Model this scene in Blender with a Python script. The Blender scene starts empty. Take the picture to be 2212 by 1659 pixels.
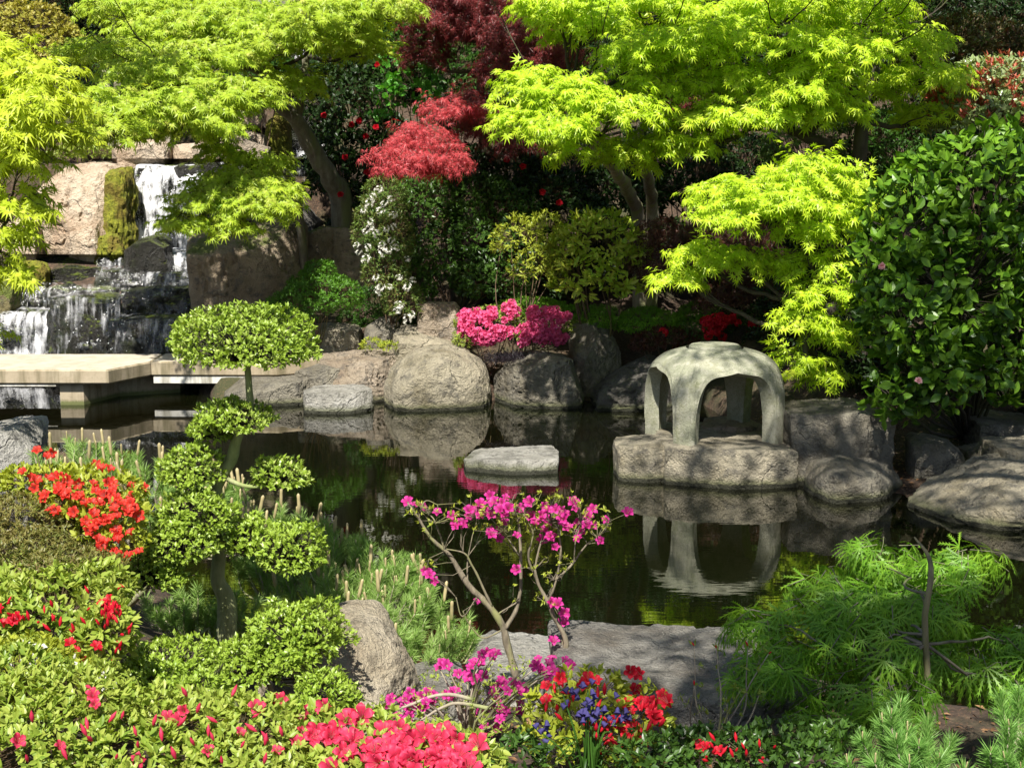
import bpy, math, random
import numpy as np
from mathutils import Matrix, Vector
rng = np.random.default_rng(11)
random.seed(5)
C = bpy.context.scene.collection
# ------------------------------------------------------------------ camera model (picture measured as 2212 x 1659)
FPX = 3300.0; CAMZ = 2.5; PITCH = math.atan(515.5 / FPX)
def ray(u, v):
    a = (u - 1106.0) / FPX; b = -(v - 829.5) / FPX
    cp, sp = math.cos(PITCH), math.sin(PITCH)
    return np.array([a, cp + b * sp, -sp + b * cp])
def P(u, v, y):
    d = ray(u, v); return np.array([0, 0, CAMZ]) + d * (y / d[1])
def PZ(u, v, z):
    d = ray(u, v); return np.array([0, 0, CAMZ]) + d * ((z - CAMZ) / d[2])
S = np.array([-0.10, -0.60, 0.79]); S = S / np.linalg.norm(S)      # towards the sun
# ------------------------------------------------------------------ maths
def nz(a): return a / np.maximum(np.linalg.norm(a, axis=-1, keepdims=True), 1e-9)
def smooth(a, b, x):
    t = np.clip((x - a) / (b - a), 0, 1); return t * t * (3 - 2 * t)
def _h(ix, iy, iz, s):
    n = (ix * 374761393 + iy * 668265263 + iz * 2147483647 + s * 1274126177) & 0xffffffff
    n = ((n ^ (n >> 13)) * 1274126177) & 0xffffffff
    n = (n ^ (n >> 16)) & 0xffffffff
    return n / 2147483648.0 - 1.0
def vn(p, s=0):
    p = np.asarray(p, float); i = np.floor(p).astype(np.int64); f = p - i; f = f * f * f * (f * (6 * f - 15) + 10)
    r = 0
    for dx in (0, 1):
        for dy in (0, 1):
            for dz in (0, 1):
                w = (f[..., 0] if dx else 1 - f[..., 0]) * (f[..., 1] if dy else 1 - f[..., 1]) * (f[..., 2] if dz else 1 - f[..., 2])
                r = r + w * _h(i[..., 0] + dx, i[..., 1] + dy, (i[..., 2] + dz) * 7919, s)
    return r
def fbm(p, o=4, s=0):
    r = 0; a = .55
    for k in range(o):
        r = r + a * vn(np.asarray(p) * 2.03 ** k + 17.3 * k, s + k); a *= .5
    return r
# ------------------------------------------------------------------ geometry accumulator
ORG = {}
class Geo:
    def __init__(s): s.V = []; s.F = []; s.n = 0
    def add(s, V, faces, mi=0):
        V = np.asarray(V, float).reshape(-1, 3)
        for f in faces: s.F.append((np.asarray(f, np.int64) + s.n, mi))
        s.V.append(V); s.n += len(V)
    def mesh(s, name, mats, org=(0, 0, 0), sm=True):
        V = np.concatenate(s.V) - np.asarray(org)
        me = bpy.data.meshes.new(name)
        me.vertices.add(len(V)); me.vertices.foreach_set('co', V.astype(np.float32).ravel())
        li = np.concatenate([f.ravel() for f, m in s.F]); tot = np.concatenate([np.full(len(f), f.shape[1]) for f, m in s.F])
        mi = np.concatenate([np.full(len(f), m) for f, m in s.F])
        st = np.concatenate([[0], np.cumsum(tot)[:-1]])
        me.loops.add(len(li)); me.loops.foreach_set('vertex_index', li.astype(np.int32))
        me.polygons.add(len(tot)); me.polygons.foreach_set('loop_start', st.astype(np.int32))
        me.polygons.foreach_set('material_index', mi.astype(np.int32))
        me.update(calc_edges=True)
        me.polygons.foreach_set('use_smooth', np.full(len(tot), bool(sm)))
        for m in (mats if isinstance(mats, (list, tuple)) else [mats]): me.materials.append(m)
        me.validate()
        return me
    def build(s, name, mats, parent=None, org=None, sm=True):
        if not s.V: return None
        o3 = ORG[parent.name] if parent is not None else (np.zeros(3) if org is None else np.asarray(org, float))
        me = s.mesh(name, mats, o3, sm)
        o = bpy.data.objects.new(name, me); C.objects.link(o)
        if parent is not None: o.parent = parent
        else: o.location = o3
        ORG[o.name] = o3
        return o
def tag(o, label, cat, group=None, kind=None):
    if label: o['label'] = label
    if cat: o['category'] = cat
    if group: o['group'] = group
    if kind: o['kind'] = kind
    return o
def thing(name, label, cat, base, group=None):
    o = bpy.data.objects.new(name, None); C.objects.link(o); o.location = [float(x) for x in base]
    ORG[o.name] = np.asarray(base, float); return tag(o, label, cat, group)
def place(me, name, parent, pos, rot, sc):
    o = bpy.data.objects.new(name, me); C.objects.link(o); o.parent = parent
    m = rot.to_4x4()
    l = Vector((np.asarray(pos) - ORG[parent.name]).tolist())
    o.matrix_local = Matrix.Translation(l) @ m @ Matrix.Scale(float(sc), 4)
    ORG[o.name] = np.asarray(pos, float)
    return o
def frame(ax, nr):
    ax = nz(ax); z = nz(nr - (nr * ax).sum(-1, keepdims=True) * ax); x = np.cross(ax, z)
    return x, ax, z
def scatter(g, T, pos, ax, nr, sc, mi=0):
    """copy the template T = (verts, [faces]) onto every position (y of the template along ax, z along nr)"""
    TV, TF = T; N = len(pos); m = len(TV)
    if N == 0: return
    x, y, z = frame(ax, nr); sc = np.asarray(sc, float)
    if sc.ndim == 0: sc = np.full(N, sc)
    if sc.ndim == 1: sc = sc[:, None] * np.ones(3)
    t = TV[None] * sc[:, None, :]
    V = pos[:, None, :] + t[..., 0:1] * x[:, None] + t[..., 1:2] * y[:, None] + t[..., 2:3] * z[:, None]
    off = (np.arange(N) * m)[:, None, None]
    g.add(V.reshape(-1, 3), [(f[None] + off).reshape(-1, f.shape[1]) for f in TF], mi)
def tube(g, pts, rad, k=6, mi=0, cap=True):
    pts = np.asarray(pts, float); n = len(pts); rad = np.asarray(rad, float) * np.ones(n)
    t = nz(np.gradient(pts, axis=0)); ref = np.array([0.3, 0.9, 0.2]); ref = ref / np.linalg.norm(ref)
    if abs((t @ ref)).max() > .93: ref = np.array([.9, -.2, .3]) / np.linalg.norm([.9, -.2, .3])
    x = nz(np.cross(t, ref)); y = np.cross(t, x)
    a = np.arange(k) * 2 * math.pi / k
    V = pts[:, None] + rad[:, None, None] * (np.cos(a)[None, :, None] * x[:, None] + np.sin(a)[None, :, None] * y[:, None])
    i = np.arange(n - 1)[:, None] * k; j = np.arange(k)[None]; j2 = (j + 1) % k
    F = np.stack([i + j, i + j2, i + k + j2, i + k + j], -1).reshape(-1, 4)
    fs = [F]
    if cap: fs += [np.arange(k)[None][:, ::-1], ((n - 1) * k + np.arange(k))[None]]
    g.add(V.reshape(-1, 3), fs, mi)
def curve(pts, n=14, wob=0.0, seed=0):
    """Catmull-Rom through the points with a little wobble"""
    pts = np.asarray(pts, float)
    if len(pts) == 2: pts = np.array([pts[0], pts[0] * .5 + pts[1] * .5, pts[1]])
    q = np.concatenate([[2 * pts[0] - pts[1]], pts, [2 * pts[-1] - pts[-2]]]); out = []
    seg = len(pts) - 1; m = max(2, n // seg)
    for s in range(seg):
        p0, p1, p2, p3 = q[s:s + 4]
        for t in np.linspace(0, 1, m, endpoint=False):
            out.append(.5 * (2 * p1 + (p2 - p0) * t + (2 * p0 - 5 * p1 + 4 * p2 - p3) * t * t + (3 * p1 - p0 - 3 * p2 + p3) * t ** 3))
    out.append(pts[-1]); out = np.array(out)
    if wob:
        w = np.stack([fbm(out * 3 / max(wob * 10, .3) + k * 31 + seed, 2) for k in range(3)], -1)
        w *= np.minimum(np.arange(len(out)), np.arange(len(out))[::-1])[:, None] / len(out) * 3
        out = out + w * wob
    return out
def sticks(g, a, b, ra, rb, mi=0):
    """many thin three-sided twigs at once"""
    N = len(a)
    if N == 0: return
    d = nz(b - a); r = nz(np.cross(d, np.array([.31, .87, .39]))); s = np.cross(d, r)
    ang = np.arange(3) * 2.0944; ring = np.cos(ang)[None, :, None] * r[:, None] + np.sin(ang)[None, :, None] * s[:, None]
    ra = np.ones(N) * ra; rb = np.ones(N) * rb
    V = np.concatenate([a[:, None] + ring * ra[:, None, None], b[:, None] + ring * rb[:, None, None]], 1)
    F = np.array([[0, 1, 4, 3], [1, 2, 5, 4], [2, 0, 3, 5]])
    g.add(V.reshape(-1, 3), [(F[None] + (np.arange(N) * 6)[:, None, None]).reshape(-1, 4)], mi)
# ------------------------------------------------------------------ leaf templates (base at 0, grows along +y, upper side +z)
def T_oval(w=.22, fold=.05, droop=.1, fine=False):
    if not fine:
        V = [(0, 0, 0), (w, .45, fold), (0, 1, -droop), (-w, .45, fold), (0, .5, 0)]
        return np.array(V, float), [np.array([[0, 1, 4], [1, 2, 4], [2, 3, 4], [3, 0, 4]])]
    st = [(.16, .55), (.42, 1), (.68, .85), (.87, .4)]
    mid = [(0, 0, 0)] + [(0, t, -droop * t * t) for t, k in st] + [(0, 1, -droop)]
    R = [(w * k, t, fold * k - droop * t * t) for t, k in st]; L = [(-x, y, z) for x, y, z in R]
    V = mid + R + L; F4 = []; F3 = []
    for b, sg in ((6, 1), (10, -1)):
        F3.append([0, b, 1][::sg]); F3.append([4, b + 3, 5][::sg])
        for k in range(3): F4.append([1 + k, b + k, b + k + 1, 2 + k][::sg])
    return np.array(V, float), [np.array(F3), np.array(F4)]
def T_maple(web=.30, droop=.22, lobes=7):
    ang = {7: [0, 36, -36, 72, -72, 112, -112], 5: [0, 42, -42, 86, -86]}[lobes]
    ln = {7: [1, .93, .93, .74, .74, .42, .42], 5: [1, .9, .9, .62, .62]}[lobes]
    o = sorted(range(lobes), key=lambda k: ang[k]); V = [(0, 0, 0)]; a = [ang[k] for k in o]; l = [ln[k] for k in o]
    tips = []; webs = []
    aw = [a[0] - 20] + [(a[k] + a[k + 1]) / 2 for k in range(lobes - 1)] + [a[-1] + 20]
    for k, x in enumerate(aw):
        r = web * (.75 if k in (0, lobes) else 1); webs.append(len(V)); V.append((r * math.sin(math.radians(x)), r * math.cos(math.radians(x)), .02))
    for x, r in zip(a, l):
        tips.append(len(V)); V.append((r * math.sin(math.radians(x)), r * math.cos(math.radians(x)), -droop * r * r))
    F = [[0, webs[k], tips[k], webs[k + 1]] for k in range(lobes)]
    return np.array(V, float), [np.array(F)]
def T_thread():
    V = []; F4 = []; F3 = []
    for a, L in ((0, 1), (26, .95), (-26, .95), (54, .82), (-54, .82), (88, .6), (-88, .6)):
        ca, sa = math.cos(math.radians(a)), math.sin(math.radians(a)); b = len(V)
        for t, w in ((0, .012), (.25, .022), (.55, .03), (.8, .02), (1, .002)):
            for sg in (-1, 1):
                x, y = sg * w, t * L; V.append((x * ca + y * sa, -x * sa + y * ca, -.38 * (t * L) ** 2))
        for k in range(4): F4.append([b + 2 * k, b + 2 * k + 1, b + 2 * k + 3, b + 2 * k + 2])
        for t in (.35, .5, .65, .8):
            for sg in (-1, 1):
                b = len(V)
                for (dx, dt) in ((.01, 0), (.085, .15), (.01, .07)):
                    x, y = sg * dx, (t + dt) * L; V.append((x * ca + y * sa, -x * sa + y * ca, -.38 * ((t + dt) * L) ** 2))
                F3.append([b, b + 1, b + 2])
    return np.array(V, float), [np.array(F4), np.array(F3)]
def T_needle(w=.012):
    return np.array([(-w, 0, 0), (w, 0, 0), (w * .7, .6, .02), (-w * .7, .6, .02), (0, 1, 0)], float), [np.array([[0, 1, 2, 3]]), np.array([[3, 2, 4]])]
def T_flower(petals=5, seed=0, cup=.55):
    """an open azalea flower facing +z, radius 1"""
    r_ = random.Random(seed); V = []; F = []
    for p in range(petals):
        a0 = p * 2 * math.pi / petals; b = len(V); tw = r_.uniform(-.12, .12)
        for (rr, hw, zz) in ((.06, .5, -.75), (.28, .52, -.2), (.62, .50, .16), (.88, .36, .22 + r_.uniform(-.08, .08)), (1.0, .1, .1 + r_.uniform(-.1, .1))):
            for s in (-1, -.5, 0, .5, 1):
                a = a0 + s * hw * 1.18; z = zz * cup / .55 + .10 * (abs(s) * 1.2 - .4) * rr + tw * s * rr + .03 * r_.uniform(-1, 1) * rr
                q = rr * (1 + .05 * r_.uniform(-1, 1) - .10 * abs(s) * (rr > .7))
                V.append((q * math.cos(a), q * math.sin(a), z))
        for i in range(4):
            for j in range(4):
                k = b + i * 5 + j; F.append([k, k + 1, k + 6, k + 5])
    return np.array(V, float), [np.array(F)]
def T_stamens():
    g = Geo(); rr = random.Random(3); A = []; B = []
    for k in range(6):
        a = k * 1.05; A.append((0, 0, -.5)); B.append((.28 * math.cos(a), .28 * math.sin(a) - .1, .55 + .15 * rr.random()))
    sticks(g, np.array(A, float), np.array(B, float), .02, .014)
    return g
def T_lathe(prof, k=6):
    V = []; F = []
    for z, r in prof:
        for j in range(k): V.append((r * math.cos(j * 2 * math.pi / k), z, r * math.sin(j * 2 * math.pi / k)))
    for i in range(len(prof) - 1):
        for j in range(k): F.append([i * k + j, (i + 1) * k + j, (i + 1) * k + (j + 1) % k, i * k + (j + 1) % k])
    return np.array(V, float), [np.array(F)]
T_BUD = T_lathe([(0, .03), (.2, .12), (.5, .17), (.8, .09), (1, .01)], 6)
OV = T_oval(); OVF = T_oval(fine=True); OVW = T_oval(w=.30, fold=.07, droop=.12, fine=True); OVN = T_oval(w=.16, droop=.15)
ROUND = T_oval(w=.46, fold=.04, droop=.06, fine=True)
MAP = T_maple(); MAP5 = T_maple(web=.26, droop=.3, lobes=5); THR = T_thread(); NEE = T_needle()
# ------------------------------------------------------------------ materials
def mat(name):
    m = bpy.data.materials.new(name); m.use_nodes = True; nt = m.node_tree; nt.nodes.clear()
    o = nt.nodes.new('ShaderNodeOutputMaterial'); return m, nt, o
def N(nt, t, **kw):
    n = nt.nodes.new(t)
    for k, v in kw.items():
        if k in n.inputs: n.inputs[k].default_value = v
        else: setattr(n, k, v)
    return n
def ramp(nt, fac, stops, interp='LINEAR'):
    r = nt.nodes.new('ShaderNodeValToRGB'); cr = r.color_ramp; cr.interpolation = interp
    while len(cr.elements) < len(stops): cr.elements.new(.5)
    for e, (p, c) in zip(cr.elements, stops): e.position = p; e.color = tuple(c) + ((1,) if len(c) == 3 else ())
    nt.links.new(fac, r.inputs[0]); return r.outputs[0]
def mixc(nt, fac, a, b, bt='MIX'):
    m = nt.nodes.new('ShaderNodeMix'); m.data_type = 'RGBA'; m.blend_type = bt
    for s, v in ((m.inputs[0], fac), (m.inputs[6], a), (m.inputs[7], b)):
        if hasattr(v, 'is_linked'): nt.links.new(v, s)
        else: s.default_value = v if not isinstance(v, tuple) else tuple(v) + ((1,) if len(v) == 3 else ())
    return m.outputs[2]
def noise(nt, scale, detail=4, rough=.55, vec=None, coord='Object'):
    n = N(nt, 'ShaderNodeTexNoise'); n.inputs['Scale'].default_value = scale; n.inputs['Detail'].default_value = detail; n.inputs['Roughness'].default_value = rough
    if vec is None:
        tc = nt.nodes.get('TC') or N(nt, 'ShaderNodeTexCoord'); tc.name = 'TC'; vec = tc.outputs[coord]
    nt.links.new(vec, n.inputs['Vector']); return n.outputs['Fac']
def leafmat(name, cols, trans=.38, rough=.42, spec=.4, tcol=None, tint=1.0):
    m, nt, o = mat(name); g = N(nt, 'ShaderNodeNewGeometry'); L = nt.links.new
    mm = N(nt, 'ShaderNodeMath'); mm.operation = 'MULTIPLY_ADD'; mm.inputs[1].default_value = .62; L(g.outputs['Random Per Island'], mm.inputs[0]); m2 = N(nt, 'ShaderNodeMath'); m2.operation = 'MULTIPLY_ADD'; m2.inputs[1].default_value = 1.5; m2.inputs[2].default_value = -.56; L(noise(nt, 2.6, 3, .6), m2.inputs[0]); L(m2.outputs[0], mm.inputs[2])
    c = ramp(nt, mm.outputs[0], [(k / max(1, len(cols) - 1), x) for k, x in enumerate(cols)])
    b = N(nt, 'ShaderNodeBsdfPrincipled'); b.inputs['Roughness'].default_value = rough; b.inputs['Specular IOR Level'].default_value = spec
    L(c, b.inputs['Base Color'])
    t = N(nt, 'ShaderNodeBsdfTranslucent'); tc = mixc(nt, 1.0, c, tcol or (1.15, 1.1, .35), 'MULTIPLY'); L(tc, t.inputs['Color'])
    x = N(nt, 'ShaderNodeMixShader'); x.inputs[0].default_value = trans; L(b.outputs[0], x.inputs[1]); L(t.outputs[0], x.inputs[2]); L(x.outputs[0], o.inputs[0])
    return m
def barkmat(name, a, b, scale=18, stretch=.25, bump=.5):
    m, nt, o = mat(name); L = nt.links.new; tc = N(nt, 'ShaderNodeTexCoord'); mp = N(nt, 'ShaderNodeMapping'); mp.inputs['Scale'].default_value = (1, 1, stretch); L(tc.outputs['Object'], mp.inputs[0])
    n = noise(nt, scale, 6, .65, mp.outputs[0]); n2 = noise(nt, scale * .22, 3, .5, mp.outputs[0])
    c = ramp(nt, n, [(.35, a), (.68, b)]); c = mixc(nt, ramp(nt, n2, [(.5, (0, 0, 0)), (.62, (1, 1, 1))]), c, (b[0] * .75, b[1] * .9, b[2] * .5))
    s = N(nt, 'ShaderNodeBsdfPrincipled'); s.inputs['Roughness'].default_value = .85; L(c, s.inputs['Base Color'])
    bp = N(nt, 'ShaderNodeBump'); bp.inputs['Strength'].default_value = bump; bp.inputs['Distance'].default_value = .012; L(n, bp.inputs['Height']); L(bp.outputs[0], s.inputs['Normal']); L(s.outputs[0], o.inputs[0])
    return m
def rockmat(name, a, b, c=None, scale=1.0, algae=True, moss=0.0, rough=.85, dark=(.09, .085, .075), bump=.6):
    """stone: broad colour patches, fine grain, lichen, cracks, a green-black stain at the waterline"""
    m, nt, o = mat(name); L = nt.links.new; c = c or (a[0] * .6, a[1] * .58, a[2] * .5)
    n1 = noise(nt, 2.2 * scale, 6, .62); n2 = noise(nt, 11 * scale, 8, .7); n3 = noise(nt, 60 * scale, 3, .6)
    col = ramp(nt, n1, [(.34, c), (.48, a), (.66, b)])
    col = mixc(nt, ramp(nt, n2, [(.50, (0, 0, 0)), (.64, (.72,) * 3)]), col, dark)
    col = mixc(nt, ramp(nt, n3, [(.60, (0, 0, 0)), (.72, (.6,) * 3)]), col, (min(1, b[0] * 1.3), min(1, b[1] * 1.28), min(1, b[2] * 1.2)))
    vo = N(nt, 'ShaderNodeTexVoronoi'); vo.feature = 'DISTANCE_TO_EDGE'; vo.inputs['Scale'].default_value = 1.5 * scale
    tc = nt.nodes['TC']; mp = N(nt, 'ShaderNodeMapping'); mp.inputs['Scale'].default_value = (1, 1, .55); mp.inputs['Rotation'].default_value = (.2, .5, 0)
    wa = N(nt, 'ShaderNodeVectorMath'); wa.operation = 'ADD'; nw = N(nt, 'ShaderNodeTexNoise'); nw.inputs['Scale'].default_value = 3 * scale; nw.inputs['Detail'].default_value = 5; L(tc.outputs['Object'], nw.inputs[0])
    L(nw.outputs['Color'], wa.inputs[1]); L(tc.outputs['Object'], wa.inputs[0]); L(wa.outputs[0], mp.inputs[0]); L(mp.outputs[0], vo.inputs['Vector'])
    crack = ramp(nt, vo.outputs['Distance'], [(.0, (1, 1, 1)), (.022, (0, 0, 0))]); gate = ramp(nt, n1, [(.5, (0, 0, 0)), (.6, (1, 1, 1))])
    ck = mixc(nt, 1.0, crack, gate, 'MULTIPLY'); ck = mixc(nt, 1.0, ck, (.55, .55, .55), 'MULTIPLY'); col = mixc(nt, ck, col, (.05, .046, .04))
    ge = N(nt, 'ShaderNodeNewGeometry'); sep = N(nt, 'ShaderNodeSeparateXYZ'); L(ge.outputs['Position'], sep.inputs[0])
    if algae:
        ad = N(nt, 'ShaderNodeMath'); ad.operation = 'MULTIPLY_ADD'; ad.inputs[1].default_value = -.08; L(n2, ad.inputs[0]); L(sep.outputs['Z'], ad.inputs[2])
        col = mixc(nt, ramp(nt, ad.outputs[0], [(0.0, (.7,) * 3), (.045, (0, 0, 0))]), col, (.11, .12, .04))
        ad2 = N(nt, 'ShaderNodeMath'); ad2.operation = 'MULTIPLY_ADD'; ad2.inputs[1].default_value = -.05; L(n2, ad2.inputs[0]); L(sep.outputs['Z'], ad2.inputs[2])
        col = mixc(nt, ramp(nt, ad2.outputs[0], [(0.0, (.9,) * 3), (.012, (0, 0, 0))]), col, (.02, .02, .01))
    if moss:
        sn = N(nt, 'ShaderNodeSeparateXYZ'); L(ge.outputs['Normal'], sn.inputs[0])
        mm = N(nt, 'ShaderNodeMath'); mm.operation = 'MULTIPLY_ADD'; mm.inputs[1].default_value = .35; L(sn.outputs['Z'], mm.inputs[0]); L(n1, mm.inputs[2])
        col = mixc(nt, ramp(nt, mm.outputs[0], [(.78 - moss * .4, (0, 0, 0)), (.9 - moss * .4, (.9,) * 3)]), col, (.13, .17, .02))
    s = N(nt, 'ShaderNodeBsdfPrincipled'); s.inputs['Roughness'].default_value = rough; L(col, s.inputs['Base Color'])
    hs = N(nt, 'ShaderNodeMath'); hs.operation = 'MULTIPLY_ADD'; hs.inputs[1].default_value = .35; L(n3, hs.inputs[0]); L(n2, hs.inputs[2])
    hc = N(nt, 'ShaderNodeMath'); hc.operation = 'MULTIPLY_ADD'; hc.inputs[1].default_value = -.5; L(ck, hc.inputs[0]); L(hs.outputs[0], hc.inputs[2])
    bp = N(nt, 'ShaderNodeBump'); bp.inputs['Strength'].default_value = 1.0; bp.inputs['Distance'].default_value = .085 * bump / .6; L(hc.outputs[0], bp.inputs['Height']); L(bp.outputs[0], s.inputs['Normal']); L(s.outputs[0], o.inputs[0])
    return m
# ------------------------------------------------------------------ rocks
import bmesh
_b = bmesh.new(); bmesh.ops.create_icosphere(_b, subdivisions=5, radius=1)
ICO5 = (np.array([v.co[:] for v in _b.verts]), np.array([[v.index for v in f.verts] for f in _b.faces])); _b.free()
_b = bmesh.new(); bmesh.ops.create_icosphere(_b, subdivisions=6, radius=1)
ICO6 = (np.array([v.co[:] for v in _b.verts]), np.array([[v.index for v in f.verts] for f in _b.faces])); _b.free()
_b = bmesh.new(); bmesh.ops.create_icosphere(_b, subdivisions=4, radius=1)
ICO4 = (np.array([v.co[:] for v in _b.verts]), np.array([[v.index for v in f.verts] for f in _b.faces])); _b.free()
def rock_geo(outline, y, hd, seed=0, flat=None, sink=.5, cuts=0, e=3.2, rough=1.0, big=False, strata=0.0, cutk=None, p=None, facets=5):
    """a chipped block: the outline gives the widest section, smaller rings in front and behind are hulled with it, the hull is softened and weathered"""
    yc = y + .65 * hd; r_ = np.random.default_rng(seed * 7 + 3)
    o = np.array([P(u, v, yc) for u, v in outline]); zmin, zmax = o[:, 2].min(), o[:, 2].max(); zm = (zmin + zmax) / 2
    low = o[:, 2] < zmin + .12 * (zmax - zmin); o[low, 2] -= sink
    c = np.array([(o[:, 0].min() + o[:, 0].max()) / 2, yc, (zmin + zmax) / 2 - sink * .25]); pts = []
    hw, hh = np.ptp(o[:, 0]) / 2, (zmax - zmin) / 2
    n_ = len(o); fr = set(r_.permutation(n_)[:max(4, min(6, (n_ * 3) // 5))].tolist()); zl = o[:, 2].min()
    if flat is not None: fr = set(range(n_))
    pts += [[c[0] - hw * .85, yc - hd * .5, zl], [c[0] + hw * .85, yc - hd * .5, zl]]
    for qi, q in enumerate(o):
        up = q[2] > zm; pts.append([q[0], yc + r_.uniform(-.35, .35) * hd, q[2]])
        if qi not in fr: continue
        fs = r_.uniform(.84, .985) if e > 3 else r_.uniform(.72, .95); fz = (r_.uniform(.97, 1.0) if flat is not None and flat < .08 else r_.uniform(.84, .95) if flat is not None else r_.uniform(.74, .97) if e > 3 else r_.uniform(.62, .88)) if up else r_.uniform(.85, 1.0)
        pts.append([c[0] + (q[0] - c[0]) * fs, yc - hd * r_.uniform(.6, 1.0), zm + (q[2] - zm) * fz])
        pts.append([c[0] + (q[0] - c[0]) * r_.uniform(.7, .92), yc + hd * r_.uniform(.7, 1.0), zm + (q[2] - zm) * r_.uniform(.8, .95)])
    for k in range(2 if facets == 5 else facets): pts.append([c[0] + hw * r_.uniform(-.6, .6), yc - hd * r_.uniform(.95, 1.15), zm + hh * r_.uniform(-.7, .35)])
    bm = bmesh.new()
    for q in pts: bm.verts.new([float(x) for x in (np.array(q) - c)])
    bmesh.ops.convex_hull(bm, input=bm.verts); bm.normal_update()
    bmesh.ops.dissolve_limit(bm, angle_limit=math.radians(9), verts=bm.verts, edges=bm.edges); bm.normal_update()
    fs_ = sorted([f for f in bm.faces if f.calc_area() > 1e-6], key=lambda f: -f.calc_area() * (1 + .6 * (f.normal.y < 0)))
    if p is None and e > 2.6: fs_ = fs_[:15]
    pl = [(np.array(f.normal[:]), float(f.normal.dot(f.calc_center_median()))) for f in fs_]; bm.free()
    PT_ = np.array(pts) - c
    for ax_ in np.array([(1, 0, 0), (-1, 0, 0), (0, 1, 0), (0, -1, 0), (0, 0, 1), (0, 0, -1)], float): pl.append((ax_, float((PT_ @ ax_).max())))
    nn = np.array([n if d > 0 else -n for n, d in pl]); dd = np.maximum(np.abs(np.array([d for n, d in pl])), .02)
    PT = np.array(pts) - c; sc0 = np.array([hw, hd, hh]); xn = []; xd = []
    for k in range(6 if p is None else 5):
        n = r_.normal(size=3); n[1] = -abs(n[1]) - .35; n[2] = min(n[2], .25) if flat is not None else n[2] * .8; n /= np.linalg.norm(n); xn.append(n); xd.append((PT @ n).max() * r_.uniform(.80, .96))
    nn = np.concatenate([nn, xn]); dd = np.concatenate([dd, np.maximum(xd, .02)])
    V, F = (ICO6 if big or np.ptp(o[:, 0]) > .55 else ICO5); size = min((hw + hh + hd) / 3, 1.5 * hh + .04); sc = np.array([hw, hd, hh + sink * .5])
    D = nz((V + .02 * np.stack([vn(V * 2.3 + 9 * k + seed, seed) for k in range(3)], -1)) * sc); pp = p or (60 if e < 3 else 220)
    w = np.maximum(D @ nn.T, 0) / dd; mx = w.max(1, keepdims=True); t = 1 / (mx[:, 0] * (((w / mx) ** pp).sum(1)) ** (1 / pp)); X = D * t[:, None]
    q = X / max(size, .12) ; nr = nz(X / sc ** 2)
    f1 = fbm(q * 1.3 + seed, 4, seed); ridg = 1 - np.abs(fbm(q * 1.6 + seed * 5.1, 3, seed)) * 2; fc = fbm(q * np.array([1.5, 1.5, .8]) + seed * 2.2, 4, seed + 21)
    crack = np.exp(-(fc / .022) ** 2) * smooth(-.15, .25, f1)
    st_ = fbm(q * 2.0 + seed, 3, seed + 3) * 3.0; step_ = (np.floor(st_) + smooth(.40, .60, st_ % 1)) / 3.0
    d = size * rough * (.020 * f1 + .028 * (ridg - .6) + .050 * step_ + .034 * fbm(q * 4.5 + seed, 5, seed + 9) + .014 * fbm(q * 16 + seed, 3, seed + 19) - .07 * crack)
    if strata:
        w_ = (q @ nz(np.array([[.25, .2, 1.0]]))[0]) * 7 + fbm(q * 2, 3, seed) * 1.6; d += size * strata * .4 * (smooth(.3, .7, np.abs((w_ % 1) - .5) * 2) - .5)
    return c, X + nr * d[:, None] + c, F
NR = [0]
def rock(outline, y, hd, m, label, name='boulder', group='boulders round the pond', seed=None, smooth_=True, **kw):
    NR[0] += 1; seed = NR[0] if seed is None else seed
    c, V, F = rock_geo(outline, y, hd, seed, **kw)
    # refit the width and the top to the outline after chipping
    yc = y + .65 * hd; oo = np.array([P(u, v, yc) for u, v in outline]); zt = oo[:, 2].max()
    hi = V[:, 2] > V[:, 2].min() + .35 * np.ptp(V[:, 2]); x0, x1 = V[:, 0].min(), V[:, 0].max()
    V[:, 0] = oo[:, 0].min() + (V[:, 0] - x0) * np.ptp(oo[:, 0]) / (x1 - x0); zb_ = V[:, 2].min(); V[:, 2] = zb_ + (V[:, 2] - zb_) * (zt - zb_) / (V[:, 2].max() - zb_)
    g = Geo(); g.add(V, [F])
    o = g.build(name, m, None, c, False)
    return tag(o, label, 'rock', group)
# ------------------------------------------------------------------ foliage
def ell(u, v, ru, rv, y, ry=None):
    """an ellipsoid given by its place in the picture, its depth, and its half depth"""
    rx = ru * y / FPX; rz = rv * y / FPX; return np.array(P(u, v, y)), np.array([rx, ry if ry else (rx + rz) / 2, rz])
def shell(c, r, n, lo=-.5, jit=.16, bump=.24, seed=0, back=.55):
    d = nz(rng.normal(size=(int(n * 2.4) + 8, 3))); d = d[(d[:, 2] > lo) & (d[:, 1] < back)][:n]
    f = 1 + bump * fbm(d * 2.2 + seed * 3.7, 3, seed) * 1.6 - np.abs(rng.normal(size=len(d))) * jit
    return c + d * r * f[:, None], nz(d / r)
def dens(r, cov, k, L, w=.22):
    a = 4 * math.pi * (((r[0] * r[1]) ** 1.6 + (r[0] * r[2]) ** 1.6 + (r[1] * r[2]) ** 1.6) / 3) ** (1 / 1.6) * .55
    return int(a * cov / (k * L * L * w * 1.3)) + 3
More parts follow.
